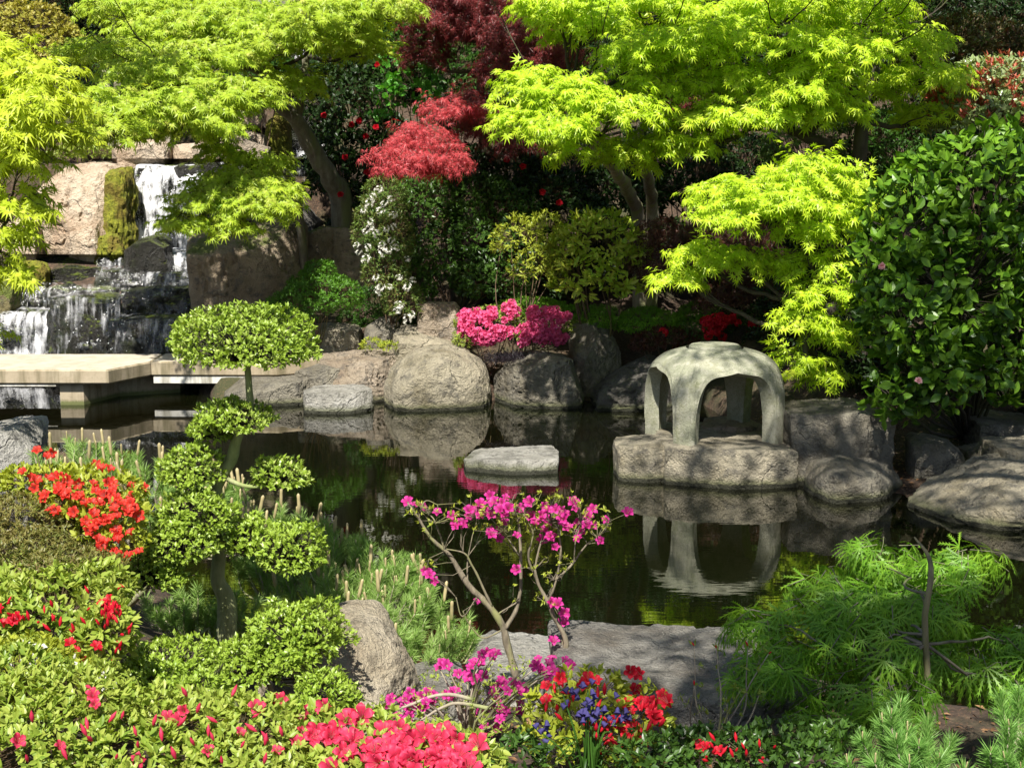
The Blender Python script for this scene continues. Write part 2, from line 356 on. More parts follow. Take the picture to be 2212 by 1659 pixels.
def whorl(g, T, tips, out, k, L, spread=(.5, 1.2), mi=0, up=0.25, hang=0.0):
    n = len(tips); t = nz(np.cross(out, nz(rng.normal(size=(n, 3))))); b = np.cross(out, t)
    for j in range(k):
        a = j * 2.4 + rng.uniform(0, 6.28, n) * .15 + rng.uniform(0, 6.28); s = rng.uniform(*spread, n)
        rad = np.cos(a)[:, None] * t + np.sin(a)[:, None] * b
        ax = nz(out * np.cos(s)[:, None] + rad * np.sin(s)[:, None] + np.array([0, 0, up - hang]) * .5 + rng.normal(size=(n, 3)) * .12)
        nr = nz(out + rad * -.3 + rng.normal(size=(n, 3)) * .25 + np.array([0, 0, .3]))
        scatter(g, T, tips + rng.normal(size=(n, 3)) * L * .15, ax, nr, L * rng.uniform(.65, 1.15, n), mi)
def bush(parent, ells, T, m, L, cov=2.6, k=5, w=.22, spread=(.5, 1.25), name='foliage', lo=-.5, jit=.15, bump=.18, up=.25, twigs=None, hang=0, back=.55, maxn=30000):
    g = Geo(); tw = Geo(); base = ORG[parent.name]; alltips = []
    for i, (c, r) in enumerate(ells):
        n = min(maxn, dens(r, cov, k, L, w)); p, o = shell(c, r, n, lo, jit, bump, seed=i + int(abs(c[0] * 10)), back=back)
        keep = np.ones(len(p), bool)
        for j, (c2, r2) in enumerate(ells):
            if j != i: keep &= (((p - c2) / r2) ** 2).sum(1) > .62
        p, o = p[keep], o[keep]; whorl(g, T, p, nz(o + rng.normal(size=o.shape) * .3), k, L, spread, 0, up, hang); alltips.append((p, c, o))
        if twigs:
            s = rng.random(len(p)) < min(1, 500 / max(1, len(p))); q = p[s]; qi = c + (q - c) * rng.uniform(.35, .7, (len(q), 1)) - np.array([0, 0, .15]) * r[2]
            sticks(tw, qi, q, L * .05, L * .02)
            for _ in range(3):
                e_ = c + (rng.uniform(-.6, .6, 3)) * r; tube(tw, curve([base + rng.normal(size=3) * .03, (base + e_) / 2 + rng.normal(size=3) * .05, e_], 8, .02), np.linspace(L * .16, L * .06, 9)[:9], 5)
    o_ = g.build(name, m, parent, sm=False)
    if twigs: tw.build('branches', twigs, parent)
    return alltips
def pads(g, tw, plist, T, L, n_per_m2=110, m=7, Ls=.17, droop=.35, layers=(1, .72, .4, .0), seed=0, jit=1.0, leafdroop=.35, back=1.0):
    """layered sprays of leaves, as on a Japanese maple; plist of (centre, radii)"""
    for i, (c, r) in enumerate(plist):
        n = int(n_per_m2 * math.pi * r[0] * r[1]) + 6
        for li, lay in enumerate(layers):
            nn = int(n * (1, .8, .6, .5, .4)[li]); fi = rng.uniform(0, 6.283, nn); rho = np.sqrt(rng.random(nn)) * (1.0 - .05 * li)
            lump = 1 + .22 * fbm(np.stack([np.cos(fi) * 1.3, np.sin(fi) * 1.3, np.full(nn, i * 3.1 + li)], -1), 2, seed)
            z = np.sqrt(np.clip(1 - rho ** 2, 0, 1)) * lay - (1 - lay) * .25 + rng.normal(size=nn) * .06
            h = np.stack([np.cos(fi), np.sin(fi), np.zeros(nn)], -1)
            hole = fbm(np.stack([rho * np.cos(fi) * 2.2, rho * np.sin(fi) * 2.2, np.full(nn, i * 7.7 + li * 2.0)], -1), 2, seed + 4) > -.12 - .25 * (li > 0)
            p = c + np.stack([rho * np.cos(fi) * r[0] * lump, rho * np.sin(fi) * r[1] * lump, z * r[2]], -1)
            keep = hole & (np.sin(fi) * rho < back); p, h, rho_ = p[keep], h[keep], rho[keep]; nn = len(p)
            if nn == 0: continue
            d = nz(h + rng.normal(size=(nn, 3)) * .45 * jit - np.array([0, 0, 1]) * (droop * (.3 + rho_))[:, None])
            up = nz(np.array([0, -.25, 1]) + h * (.25 + .5 * rho_)[:, None] + rng.normal(size=(nn, 3)) * .18)
            side = nz(np.cross(d, up))
            sticks(tw, p - d * Ls * .3, p + d * Ls, .0022, .001)
            for j in range(m):
                t = j / (m - 1.0); sg = -1 if j % 2 else 1; last = j == m - 1
                a = 0 if last else sg * rng.uniform(.5, 1.1, nn)
                ax = nz(d * (np.cos(a)[:, None] if not last else 1) + side * (np.sin(a)[:, None] if not last else 0) - np.array([0, 0, leafdroop]) + rng.normal(size=(nn, 3)) * .14)
                nr = nz(up + rng.normal(size=(nn, 3)) * .3)
                off = p + d * (Ls * t)[..., None] if False else p + d * (Ls * t) + side * (0 if last else sg * L * .25)
                scatter(g, T, off, ax, nr, (L * rng.uniform(.5, 1.25, nn))[:, None] * np.stack([rng.uniform(.75, 1.1, nn), np.ones(nn), rng.uniform(.2, 2.4, nn)], -1))
def limbs(g, roots, plist, r0=.03, wob=.05, sub=5, thin=0):
    r00 = r0
    """a limb from the nearest trunk point to every pad, with finer branches inside the pad"""
    roots = np.asarray(roots)
    for i, (c, r) in enumerate(plist):
        r0 = r00 if i < len(plist) - thin else r00 * .3
        tgt = c - np.array([0, 0, r[2] * .3]); s = roots[np.argmin(np.linalg.norm(roots - tgt, axis=1) + np.maximum(0, roots[:, 2] - tgt[2]) * 1.5)]
        mid = s * .5 + tgt * .5 + np.array([0, 0, -.08 * np.linalg.norm(tgt - s)]) + rng.normal(size=3) * .04
        cv = curve([s, mid, tgt], 12, wob, i); tube(g, cv, np.linspace(r0, r0 * .35, len(cv)), 6)
        for k in range(sub):
            a = rng.uniform(0, 6.28); e_ = tgt + np.array([math.cos(a) * r[0], math.sin(a) * r[1], .15 * r[2]]) * rng.uniform(.55, .9)
            b = cv[rng.integers(len(cv) // 2, len(cv))]; c2 = curve([b, (b + e_) / 2 + rng.normal(size=3) * .03, e_], 8, .03, k); tube(g, c2, np.linspace(r0 * .3, r0 * .08, len(c2)), 4)
def rotz_to(d, roll=0.0):
    """rotation matrix whose +z points along d"""
    d = np.asarray(d, float); d = d / np.linalg.norm(d)
    q = Vector((0, 0, 1)).rotation_difference(Vector(d.tolist())); return (q.to_matrix() @ Matrix.Rotation(roll, 3, 'Z'))
def roty_to(d, roll=0.0):
    q = Vector((0, 1, 0)).rotation_difference(Vector(list(map(float, d)))); return (q.to_matrix() @ Matrix.Rotation(roll, 3, 'Y'))
# ================================================================== SETTING
scn = bpy.context.scene
cam = bpy.data.cameras.new('camera'); co = bpy.data.objects.new('camera', cam); C.objects.link(co)
cam.sensor_width = 36; cam.lens = 36 * FPX / 2212; cam.clip_end = 500; cam.clip_start = .05
co.location = (0, 0, CAMZ); co.rotation_euler = (math.pi / 2 - PITCH, 0, 0); scn.camera = co
w = bpy.data.worlds.new('World'); scn.world = w; w.use_nodes = True; nt = w.node_tree
sky = nt.nodes.new('ShaderNodeTexSky'); sky.sky_type = 'NISHITA'; sky.sun_disc = False
EL = math.asin(S[2]); AZ = math.atan2(S[0], S[1]); sky.sun_elevation = EL; sky.sun_rotation = AZ
bg = nt.nodes['Background']; bg.inputs[1].default_value = .055; nt.links.new(sky.outputs[0], bg.inputs[0])
sl = bpy.data.lights.new('sun', 'SUN'); sl.energy = 4.6; sl.angle = math.radians(.53); sl.color = (1, .955, .87)
so = bpy.data.objects.new('sun', sl); C.objects.link(so); so.rotation_euler = Vector(S.tolist()).to_track_quat('Z', 'Y').to_euler(); so.location = (6, -8, 14)
scn.view_settings.view_transform = 'Standard'; scn.view_settings.look = 'None'; scn.view_settings.exposure = .93; scn.view_settings.gamma = 1
scn.render.engine = 'CYCLES'; cy = scn.cycles; cy.max_bounces = 7; cy.diffuse_bounces = 3; cy.glossy_bounces = 3; cy.transmission_bounces = 4; cy.transparent_max_bounces = 12; cy.caustics_reflective = False; cy.caustics_refractive = False
cy.use_denoising = True; cy.sample_clamp_indirect = 6
# ------------------------------------------------------------------ ground
def ys(x): return 6.3 + 2.0 * smooth(-.9, -2.3, x) - .25 * smooth(.8, 2.0, x) + .12 * np.sin(x * 2.3)
def yf(x): return 14.95 + 2.3 * smooth(-2.9, -3.5, x) - 3.6 * smooth(1.75, 2.35, x) - 1.3 * smooth(2.5, 3.2, x) + .08 * np.sin(x * 3.1 + 1)
def ground(x, y):
    x = np.asarray(x, float); y = np.asarray(y, float); a = ys(x); b = yf(x)
    dn = a - y; near = .38 * smooth(-.05, .4, dn) + .50 * smooth(.2, 3.0, dn)
    df = y - (b + (14.95 - b) * smooth(14, 19.5, y)); df = np.where(y > b, np.maximum(df, (y - b) * .6), df)
    far = np.interp(df, [0, .35, 1.5, 5, 9, 15, 30, 60, 200], [0, .26, .55, 1.5, 3.3, 7.0, 13, 17, 20])
    rb = np.interp(df, [0, .3, 2, 4.5, 9, 15, 30, 60, 200], [0, .03, .11, 1.0, 3.4, 7.2, 13, 17, 20]); wr = smooth(1.6, 2.3, x); far = far * (1 - wr) + rb * wr
    pond = -.7 * smooth(0, .5, np.minimum(y - a, b - y))
    z = np.where(y < a, near, np.where(y > b, far, pond))
    z = z - .27 * smooth(.0, .3, x) * smooth(1.7, 1.3, x) * smooth(4.15, 4.45, y) * smooth(5.6, 5.2, y)
    fx = smooth(-8.5, -6.8, x) * smooth(-1.6, -2.4, x)
    for lvl, (y0, y1, top) in enumerate(((18.5, 19.7, 1.10), (19.85, 24.2, 2.25), (24.3, 28.5, 4.0))):
        t_ = fx * smooth(y0 - .05, y0 + .12, y) * (1 - smooth(y1, y1 + .25, y)); z = z * (1 - t_) + top * t_
    return z + (.035 * fbm(np.stack([x * 1.7, y * 1.7, x * 0], -1), 4, 3)) * np.where((y < a - .1) | (y > b + .1), 1, .2)
def axis(lo, hi, fine, a, b, n):
    m = np.arange(a, b, fine); l = a - np.geomspace(fine, a - lo, n); h = b + np.geomspace(fine, hi - b, n); return np.concatenate([l[::-1], m, h])
gx = axis(-140, 140, .06, -7, 7, 26); gy = axis(-60, 220, .06, 1.5, 22, 26)
X_, Y_ = np.meshgrid(gx, gy); Z_ = ground(X_, Y_); nxg, nyg = len(gx), len(gy)
i = np.arange(nyg - 1)[:, None] * nxg + np.arange(nxg - 1)[None]
F = np.stack([i, i + 1, i + nxg + 1, i + nxg], -1).reshape(-1, 4)
m, nt, o = mat('soil'); L = nt.links.new
n1 = noise(nt, 1.3, 5); n2 = noise(nt, 26, 6, .75); n3 = noise(nt, 90, 2)
col = ramp(nt, n2, [(.35, (.035, .022, .014)), (.55, (.085, .055, .035)), (.70, (.20, .135, .085))]); col = mixc(nt, ramp(nt, n1, [(.48, (0, 0, 0)), (.62, (.6,) * 3)]), col, (.04, .06, .015))
col = mixc(nt, ramp(nt, n3, [(.62, (0, 0, 0)), (.70, (.8,) * 3)]), col, (.25, .12, .06))
s = N(nt, 'ShaderNodeBsdfPrincipled'); s.inputs['Roughness'].default_value = .95; L(col, s.inputs['Base Color'])
bp = N(nt, 'ShaderNodeBump'); bp.inputs['Distance'].default_value = .03; bp.inputs['Strength'].default_value = .8; L(n2, bp.inputs['Height']); L(bp.outputs[0], s.inputs['Normal']); L(s.outputs[0], o.inputs[0])
SOIL = m
g = Geo(); g.add(np.stack([X_, Y_, Z_], -1).reshape(-1, 3), [F]); tag(g.build('ground', SOIL), 'dark garden soil banks and wooded slope round the pond', 'ground', kind='structure')
# ------------------------------------------------------------------ water
def watermat(name, base, bump, rough=.015, ior=1.9):
    m, nt, o = mat(name); L = nt.links.new; tc = N(nt, 'ShaderNodeTexCoord'); mp = N(nt, 'ShaderNodeMapping'); mp.inputs['Scale'].default_value = (.7, 3.2, 1); L(tc.outputs['Object'], mp.inputs[0])
    mp.inputs['Rotation'].default_value = (0, 0, .12)
    a = noise(nt, 1.6, 3, .5, mp.outputs[0]); b = noise(nt, 7, 2, .5, mp.outputs[0]); c = noise(nt, .33, 2, .5, tc.outputs['Object'])
    k = N(nt, 'ShaderNodeMath'); k.operation = 'MULTIPLY'; L(b, k.inputs[0]); L(ramp(nt, c, [(.42, (.05,) * 3), (.62, (.8,) * 3)]), k.inputs[1])
    h = N(nt, 'ShaderNodeMath'); h.operation = 'ADD'; L(a, h.inputs[0]); L(k.outputs[0], h.inputs[1])
    bp = N(nt, 'ShaderNodeBump'); bp.inputs['Strength'].default_value = bump; bp.inputs['Distance'].default_value = .02; L(h.outputs[0], bp.inputs['Height'])
    s = N(nt, 'ShaderNodeBsdfPrincipled'); s.inputs['Roughness'].default_value = rough; s.inputs['IOR'].default_value = ior
    cc = ramp(nt, c, [(.35, base), (.7, (base[0] * .6, base[1] * 1.2, base[2] * .6))]); L(cc, s.inputs['Base Color']); L(bp.outputs[0], s.inputs['Normal']); L(s.outputs[0], o.inputs[0]); return m
WATER = watermat('pond_water', (.005, .0045, .0018), .028, .004)
g = Geo(); g.add([(-60, 4.5, 0), (60, 4.5, 0), (60, 20.5, 0), (-60, 20.5, 0)], [np.array([[0, 1, 2, 3]])])
tag(g.build('water', WATER), 'still dark pond water mirroring the rocks', 'water', kind='structure')
# ------------------------------------------------------------------ rock materials
PALE = rockmat('stone_pale', (.38, .335, .24), (.50, .44, .32)); WARM = rockmat('stone_warm', (.36, .29, .21), (.46, .38, .29), (.25, .18, .12))
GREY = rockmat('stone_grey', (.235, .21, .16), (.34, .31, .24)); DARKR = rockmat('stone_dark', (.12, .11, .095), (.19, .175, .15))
CREAM = rockmat('stone_cream', (.58, .45, .32), (.70, .58, .44), (.42, .28, .18), dark=(.22, .15, .09), algae=False, scale=.8)
WHITE = rockmat('stone_white', (.40, .38, .33), (.52, .50, .45), (.22, .21, .18)); BROWN = rockmat('stone_brown', (.36, .28, .19), (.46, .37, .26), (.22, .165, .11), algae=False, moss=.15)
WET = rockmat('stone_wet', (.022, .020, .015), (.045, .042, .034), (.03, .04, .008), rough=.3, dark=(.012, .012, .010), moss=.12)
NEARR = rockmat('stone_near', (.56, .48, .34), (.68, .60, .46), (.38, .30, .20), scale=1.5, algae=False, dark=(.17, .14, .10)); NEARG = rockmat('stone_near_grey', (.30, .28, .24), (.44, .42, .37), (.19, .165, .13), scale=1.5, algae=False)
# far bank
rock([(640, 762), (642, 708), (700, 702), (770, 704), (784, 722), (792, 762)], 15.9, .45, PALE, 'flat sided buff boulder at the far end of the footbridge', flat=.05, e=3.4)
rock([(785, 742), (790, 705), (820, 686), (850, 690), (862, 716), (858, 742)], 15.75, .2, GREY, 'small grey rock behind the flat buff boulder, below white flowers')
rock([(895, 750), (902, 655), (925, 650), (984, 653), (992, 700), (1014, 716), (1004, 750)], 15.45, .3, WARM, 'upright pinkish square topped block left of the pink azaleas', flat=.04, e=3.6)
rock([(810, 775), (850, 722), (890, 709), (930, 714), (985, 738), (990, 775)], 15.2, .35, PALE, 'low wedge shaped buff rock below the upright block')
rock([(620, 850), (640, 800), (700, 782), (760, 790), (780, 850)], 14.95, .3, GREY, 'grey block between footbridge end and pinkish ridged rock', flat=.1)
rock([(672, 882), (690, 800), (720, 764), (800, 757), (866, 758), (870, 830), (852, 884)], 15.0, .5, WARM, 'pinkish ridged rock with a deep cleft between buff boulders', flat=.25, strata=.05)
rock([(478, 886), (486, 845), (515, 838), (540, 820), (600, 822), (680, 816), (682, 888)], 14.7, .35, GREY, 'long low grey rock behind the topiary trunk at the waterline', flat=.1)
rock([(654, 905), (656, 850), (664, 842), (760, 840), (790, 838), (806, 862), (808, 894), (760, 908)], 14.25, .3, WHITE, 'small whitish broken rock standing in the water', flat=.1, e=3.5, cutk=(.82, .95))
rock([(832, 888), (830, 830), (842, 800), (880, 768), (920, 752), (965, 747), (1010, 756), (1045, 782), (1064, 830), (1062, 886)], 14.5, .55, PALE, 'largest rounded buff boulder at the waterline', e=3.0, big=True, rough=.8, p=13)
rock([(1066, 882), (1068, 815), (1090, 780), (1130, 759), (1180, 757), (1200, 765), (1238, 768), (1262, 862), (1245, 884)], 14.6, .5, GREY, 'cracked dark grey boulder right of the largest rounded boulder', e=3.2, strata=.03, cutk=(.84, .96))
rock([(1252, 850), (1236, 790), (1228, 702), (1262, 706), (1296, 698), (1330, 722), (1342, 765), (1330, 850)], 15.1, .35, GREY, 'tall upright grey rock right of the pink azaleas', e=3.2, strata=.04)
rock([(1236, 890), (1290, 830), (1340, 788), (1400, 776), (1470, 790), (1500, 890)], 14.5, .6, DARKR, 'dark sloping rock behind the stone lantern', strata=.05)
rock([(1000, 1032), (1003, 990), (1040, 980), (1112, 979), (1162, 977), (1186, 990), (1208, 1012), (1180, 1032)], 11.6, .34, WHITE, 'low flat pale rock alone in the pond', flat=.02, e=4.6, cutk=(.86, .97), sink=.9)
# lantern island
rock([(1322, 1034), (1328, 972), (1346, 952), (1400, 948), (1462, 946), (1470, 1040)], 11.3, .32, PALE, 'left rock of the pair carrying the stone lantern', flat=.02, e=5, cutk=(.86, .97), sink=1.0, group='rocks under the stone lantern')
rock([(1404, 1046), (1408, 955), (1440, 940), (1560, 937), (1660, 938), (1702, 946), (1708, 1046)], 11.14, .8, PALE, 'broad right rock of the pair carrying the stone lantern', flat=.01, e=6, cutk=(.90, .98), sink=1.0, rough=.5, group='rocks under the stone lantern')
rock([(1500, 960), (1512, 914), (1560, 907), (1640, 914), (1660, 960)], 11.9, .3, WARM, 'flat pinkish slab seen through the lantern opening', flat=.02, e=4, group='rocks under the stone lantern')
# right bank
rock([(1680, 1030), (1682, 985), (1700, 955), (1740, 960), (1770, 1035)], 11.6, .3, DARKR, 'small dark rock wedged beside the lantern base', group='rocks on the right bank')
rock([(1690, 960), (1688, 920), (1700, 884), (1740, 871), (1800, 872), (1850, 868), (1900, 878), (1918, 905), (1918, 985), (1870, 1010), (1780, 1005), (1715, 1000)], 11.2, .5, GREY, 'broad flat topped boulder right of the lantern', flat=.06, e=3.6, big=True, group='rocks on the right bank')
rock([(1718, 1078), (1742, 1030), (1765, 995), (1810, 980), (1850, 984), (1920, 1000), (1948, 1040), (1952, 1078)], 10.7, .45, GREY, 'lumpy rock at the waterline below the broad flat topped boulder', group='rocks on the right bank', e=2.4)
rock([(1940, 1090), (1960, 1062), (2010, 1050), (2070, 1062), (2080, 1092)], 10.9, .25, GREY, 'little flat stone at the pond edge right of the lumpy rock', group='rocks on the right bank')
rock([(1958, 1035), (1962, 955), (1985, 944), (2050, 952), (2076, 978), (2066, 1030), (2020, 1042)], 11.1, .25, GREY, 'wedge shaped rock standing on leaf litter', flat=.15, e=3.4, group='rocks on the right bank')
rock([(2072, 975), (2076, 905), (2095, 892), (2160, 896), (2230, 900), (2300, 910), (2300, 985)], 11.9, .45, GREY, 'dappled square boulder below the camellia', flat=.06, e=3.6, group='rocks on the right bank')
rock([(2072, 1040), (2078, 970), (2130, 962), (2156, 970), (2150, 1020), (2110, 1045)], 11.3, .25, GREY, 'tilted narrow rock below the dappled square boulder', e=3.2, group='rocks on the right bank')
rock([(2120, 1080), (2136, 985), (2150, 960), (2300, 955), (2330, 1080)], 10.7, .4, PALE, 'flat topped pale green rock at the right edge', flat=.05, e=3.5, group='rocks on the right bank')
rock([(1946, 1140), (1966, 1100), (2020, 1090), (2060, 1062), (2120, 1030), (2200, 1010), (2330, 1000), (2340, 1145)], 9.95, .6, PALE, 'large craggy rock sloping into the water at the right edge', big=True, e=2.8, strata=.05, group='rocks on the right bank')
rock([(2330, 1170), (2380, 1080), (2520, 1060), (2560, 1180)], 9.6, .6, PALE, 'pale rock further along the right shore', group='rocks on the right bank')
# near bank
rock([(-90, 1000), (-60, 925), (0, 918), (44, 916), (72, 940), (90, 975), (60, 1000)], 8.6, .35, WHITE, 'pale pointed rock at the left edge behind the pine', group='rocks on the near bank')
rock([(560, 1520), (575, 1450), (620, 1400), (690, 1345), (750, 1333), (800, 1340), (842, 1372), (880, 1440), (910, 1510), (880, 1600), (640, 1610)], 4.75, .34, NEARR, 'buff boulder between the clipped shrubs and the magenta azalea', big=True, e=2.6, strata=.03, group='rocks on the near bank')
rock([(1186, 1600), (1190, 1500), (1206, 1450), (1240, 1425), (1300, 1410), (1380, 1404), (1500, 1410), (1600, 1420), (1660, 1440), (1720, 1500), (1745, 1560), (1735, 1660), (1420, 1670), (1300, 1640)], 4.55, .35, NEARG, 'large grey boulder with a shadowed hollow in its face', big=True, e=2.7, flat=.22, group='rocks on the near bank')
rock([(1000, 1500), (1010, 1425), (1060, 1412), (1150, 1410), (1220, 1418), (1240, 1500)], 5.5, .35, WHITE, 'flat pale shore slab behind the magenta azalea stems', flat=.02, e=4, group='rocks on the near bank')
rock([(820, 1540), (850, 1480), (930, 1462), (1010, 1470), (1030, 1540)], 5.0, .25, NEARG, 'low brown rock half hidden by magenta flowers', group='rocks on the near bank')
rock([(1590, 1690), (1600, 1650), (1640, 1632), (1680, 1640), (1700, 1690)], 3.9, .12, NEARG, 'small pale stone at the bottom below the thread leaf maple', group='rocks on the near bank')
rock([(560, 1420), (575, 1396), (610, 1390), (640, 1408), (640, 1430)], 5.4, .12, NEARR, 'small tan stone in the shade by the topiary trunk', group='rocks on the near bank')
rock([(565, 1540), (570, 1500), (610, 1440), (680, 1470), (690, 1560)], 4.7, .2, NEARR, 'jutting tan rock in front of the buff boulder', group='rocks on the near bank', strata=.05)
# around the falls
GR = 'boulders round the waterfall'
rock([(60, 545), (66, 480), (84, 420), (120, 372), (170, 350), (240, 350), (290, 362), (292, 440), (298, 545)], 19.0, .8, CREAM, 'large sunlit cream boulder left of the waterfall', big=True, e=3.0, p=22, group=GR)
rock([(-30, 560), (-10, 500), (40, 462), (90, 480), (100, 560)], 18.6, .5, CREAM, 'cracked tan rock at the foot of the cream boulder', group=GR, strata=.05)
rock([(150, 560), (160, 500), (220, 480), (250, 560)], 18.7, .3, CREAM, 'small cream wedge rock below the large cream boulder', group=GR)
rock([(-60, 690), (-60, 580), (0, 560), (48, 590), (56, 640), (20, 690)], 17.1, .5, rockmat('stone_mossy', (.26, .22, .10), (.36, .30, .16), (.16, .14, .03), algae=False, moss=.7), 'mossy ochre rock at the left edge beside the cascade', group=GR)
rock([(246, 352), (252, 325), (290, 304), (340, 300), (370, 312), (378, 350)], 19.9, .45, CREAM, 'rounded tan boulder topmost beside the waterfall lip', group=GR)
rock([(368, 345), (380, 315), (440, 308), (480, 322), (490, 345)], 20.2, .4, CREAM, 'low cream rock right of the rounded tan boulder', flat=.05, e=3.4, group=GR)
rock([(480, 345), (490, 312), (540, 304), (585, 318), (592, 345)], 20.3, .4, WARM, 'flat pinkish slab below the moss at the top of the falls', flat=.05, e=3.6, group=GR)
rock([(470, 318), (480, 290), (530, 280), (580, 296), (585, 318)], 21.2, .4, CREAM, 'cream slab on the stream bank above the falls', flat=.05, e=3.6, group=GR)
rock([(440, 620), (416, 550), (412, 510), (436, 474), (520, 440), (620, 442), (656, 480), (668, 560), (650, 640), (600, 690), (470, 690)], 16.9, .7, BROWN, 'huge brown boulder under the overhanging maple', big=True, p=30, e=3.0, rough=.7, cutk=(.82, .95), group=GR, sink=.6)
rock([(664, 700), (666, 500), (700, 486), (790, 486), (830, 500), (830, 700)], 17.6, .6, BROWN, 'dark flat topped stone block left of the white flowers', flat=.03, e=4.5, cutk=(.9, .98), group=GR, sink=.6)
rock([(266, 592), (276, 540), (300, 520), (338, 509), (366, 530), (380, 592)], 18.0, .35, WET, 'black wedge shaped rock in the middle of the falls', cuts=6, group=GR)
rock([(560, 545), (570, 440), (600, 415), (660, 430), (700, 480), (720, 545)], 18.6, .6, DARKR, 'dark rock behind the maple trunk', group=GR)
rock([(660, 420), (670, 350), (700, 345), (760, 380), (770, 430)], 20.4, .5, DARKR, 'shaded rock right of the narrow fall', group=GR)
rock([(430, 210), (440, 160), (500, 130), (560, 140), (580, 210)], 24.0, .8, CREAM, 'pale rock among the leaves beside the upper falls', group=GR)
rock([(535, 60), (545, 20), (580, -20), (640, 0), (640, 60)], 26.0, .8, WHITE, 'white rock glimpsed at the top through the leaves', group=GR)
rock([(600, 120), (610, 60), (690, 50), (740, 120)], 25.2, .8, DARKR, 'grey rock at the head of the upper falls', group=GR)
# ------------------------------------------------------------------ cascade ledges (wet, dark) and the falling water
GL = 'wet ledges of the cascade'
def ledge(o_, y, hd, lab, **k): return rock(o_, y, hd, WET, lab, name='rock_ledge', group=GL, **{**dict(flat=.03, e=3.2, rough=2.0), **k})
ledge([(-70, 790), (-60, 672), (20, 662), (104, 668), (118, 790)], 17.0, .5, 'lowest left ledge of the cascade under white foam')
ledge([(100, 790), (106, 700), (130, 640), (200, 634), (262, 645), (272, 790)], 16.7, .5, 'tall square ledge in the middle of the cascade')
ledge([(238, 790), (242, 688), (300, 680), (380, 684), (420, 790)], 16.5, .45, 'lowest right ledge of the cascade')
ledge([(262, 720), (268, 622), (340, 612), (440, 616), (452, 720)], 17.3, .5, 'second ledge from the bottom, beside the brown boulder')
ledge([(20, 720), (50, 620), (120, 608), (280, 614), (290, 720)], 17.6, .5, 'long ledge crossing the cascade at mid height')
ledge([(100, 640), (112, 584), (150, 572), (222, 576), (232, 640)], 18.2, .35, 'small rounded ledge near the top left of the cascade')
ledge([(205, 640), (210, 580), (260, 585), (440, 588), (450, 640)], 18.0, .3, 'long flat ledge below the black wedge rock')
ledge([(212, 600), (216, 560), (240, 554), (264, 560), (268, 600)], 18.5, .2, 'tiny ledge left of the black wedge rock')
ledge([(355, 600), (360, 548), (400, 540), (430, 548), (436, 600)], 18.6, .3, 'ledge right of the black wedge rock')
ledge([(60, 600), (70, 560), (150, 548), (215, 560), (215, 600)], 18.6, .4, 'flat ledge at the foot of the cream boulder')
ledge([(285, 560), (290, 362), (350, 352), (440, 350), (560, 350), (580, 560)], 19.7, .7, 'high wet rock face behind the main waterfall', e=4, sink=.4)
ledge([(590, 560), (594, 345), (640, 338), (690, 345), (690, 560)], 20.0, .6, 'wet rock face behind the narrow fall by the maple trunk', e=4)
ledge([(610, 345), (620, 130), (650, 110), (720, 110), (740, 345)], 24.3, .8, 'rock face behind the upper falls', e=4, sink=.6)
def fallmat(name, cover, white, sx=26, sz=2.6):
    m, nt, o = mat(name); L = nt.links.new; tc = N(nt, 'ShaderNodeTexCoord'); mp = N(nt, 'ShaderNodeMapping'); mp.inputs['Scale'].default_value = (sx, sx * .35, sz); L(tc.outputs['Object'], mp.inputs[0])
    a = noise(nt, 1.0, 6, .68, mp.outputs[0]); b = noise(nt, 3.2, 3, .6, tc.outputs['Object']); c = noise(nt, 42, 3, .7, tc.outputs['Object'])
    h = N(nt, 'ShaderNodeMath'); h.operation = 'MULTIPLY_ADD'; h.inputs[1].default_value = .75; L(b, h.inputs[0]); L(a, h.inputs[2])
    h2 = N(nt, 'ShaderNodeMath'); h2.operation = 'MULTIPLY_ADD'; h2.inputs[1].default_value = .16; L(c, h2.inputs[0]); L(h.outputs[0], h2.inputs[2])
    f = ramp(nt, h2.outputs[0], [(max(0, (1.06 - cover) / 2.2), (0, 0, 0)), (min(1, (1.30 - cover) / 2.2), (1, 1, 1))])
    dv = N(nt, 'ShaderNodeMath'); dv.operation = 'MULTIPLY'; dv.inputs[1].default_value = 1 / 2.2
    L(h2.outputs[0], dv.inputs[0]); nt.links.new(dv.outputs[0], f.node.inputs[0])
    wd = N(nt, 'ShaderNodeBsdfPrincipled'); wd.inputs['Base Color'].default_value = (white, white, white * 1.02, 1); wd.inputs['Roughness'].default_value = .35
    gl = N(nt, 'ShaderNodeBsdfGlossy'); gl.inputs['Roughness'].default_value = .12; tr = N(nt, 'ShaderNodeBsdfTransparent'); gm = N(nt, 'ShaderNodeMixShader'); gm.inputs[0].default_value = .05
    L(tr.outputs[0], gm.inputs[1]); L(gl.outputs[0], gm.inputs[2]); x = N(nt, 'ShaderNodeMixShader'); L(f, x.inputs[0]); L(gm.outputs[0], x.inputs[1]); L(wd.outputs[0], x.inputs[2])
    bp = N(nt, 'ShaderNodeBump'); bp.inputs['Distance'].default_value = .03; bp.inputs['Strength'].default_value = .9; L(h2.outputs[0], bp.inputs['Height']); L(bp.outputs[0], gl.inputs['Normal']); L(bp.outputs[0], wd.inputs['Normal']); L(x.outputs[0], o.inputs[0]); return m
FW = fallmat('falling_water_white', .26, .8, 14, 2.2); FM = fallmat('falling_water_streaky', .10, .42, 14, 1.3); FT = fallmat('falling_water_thin', .0, .35, 12, 1.3)
FB = fallmat('falling_water_broken', .19, .6, 13, 1.8)
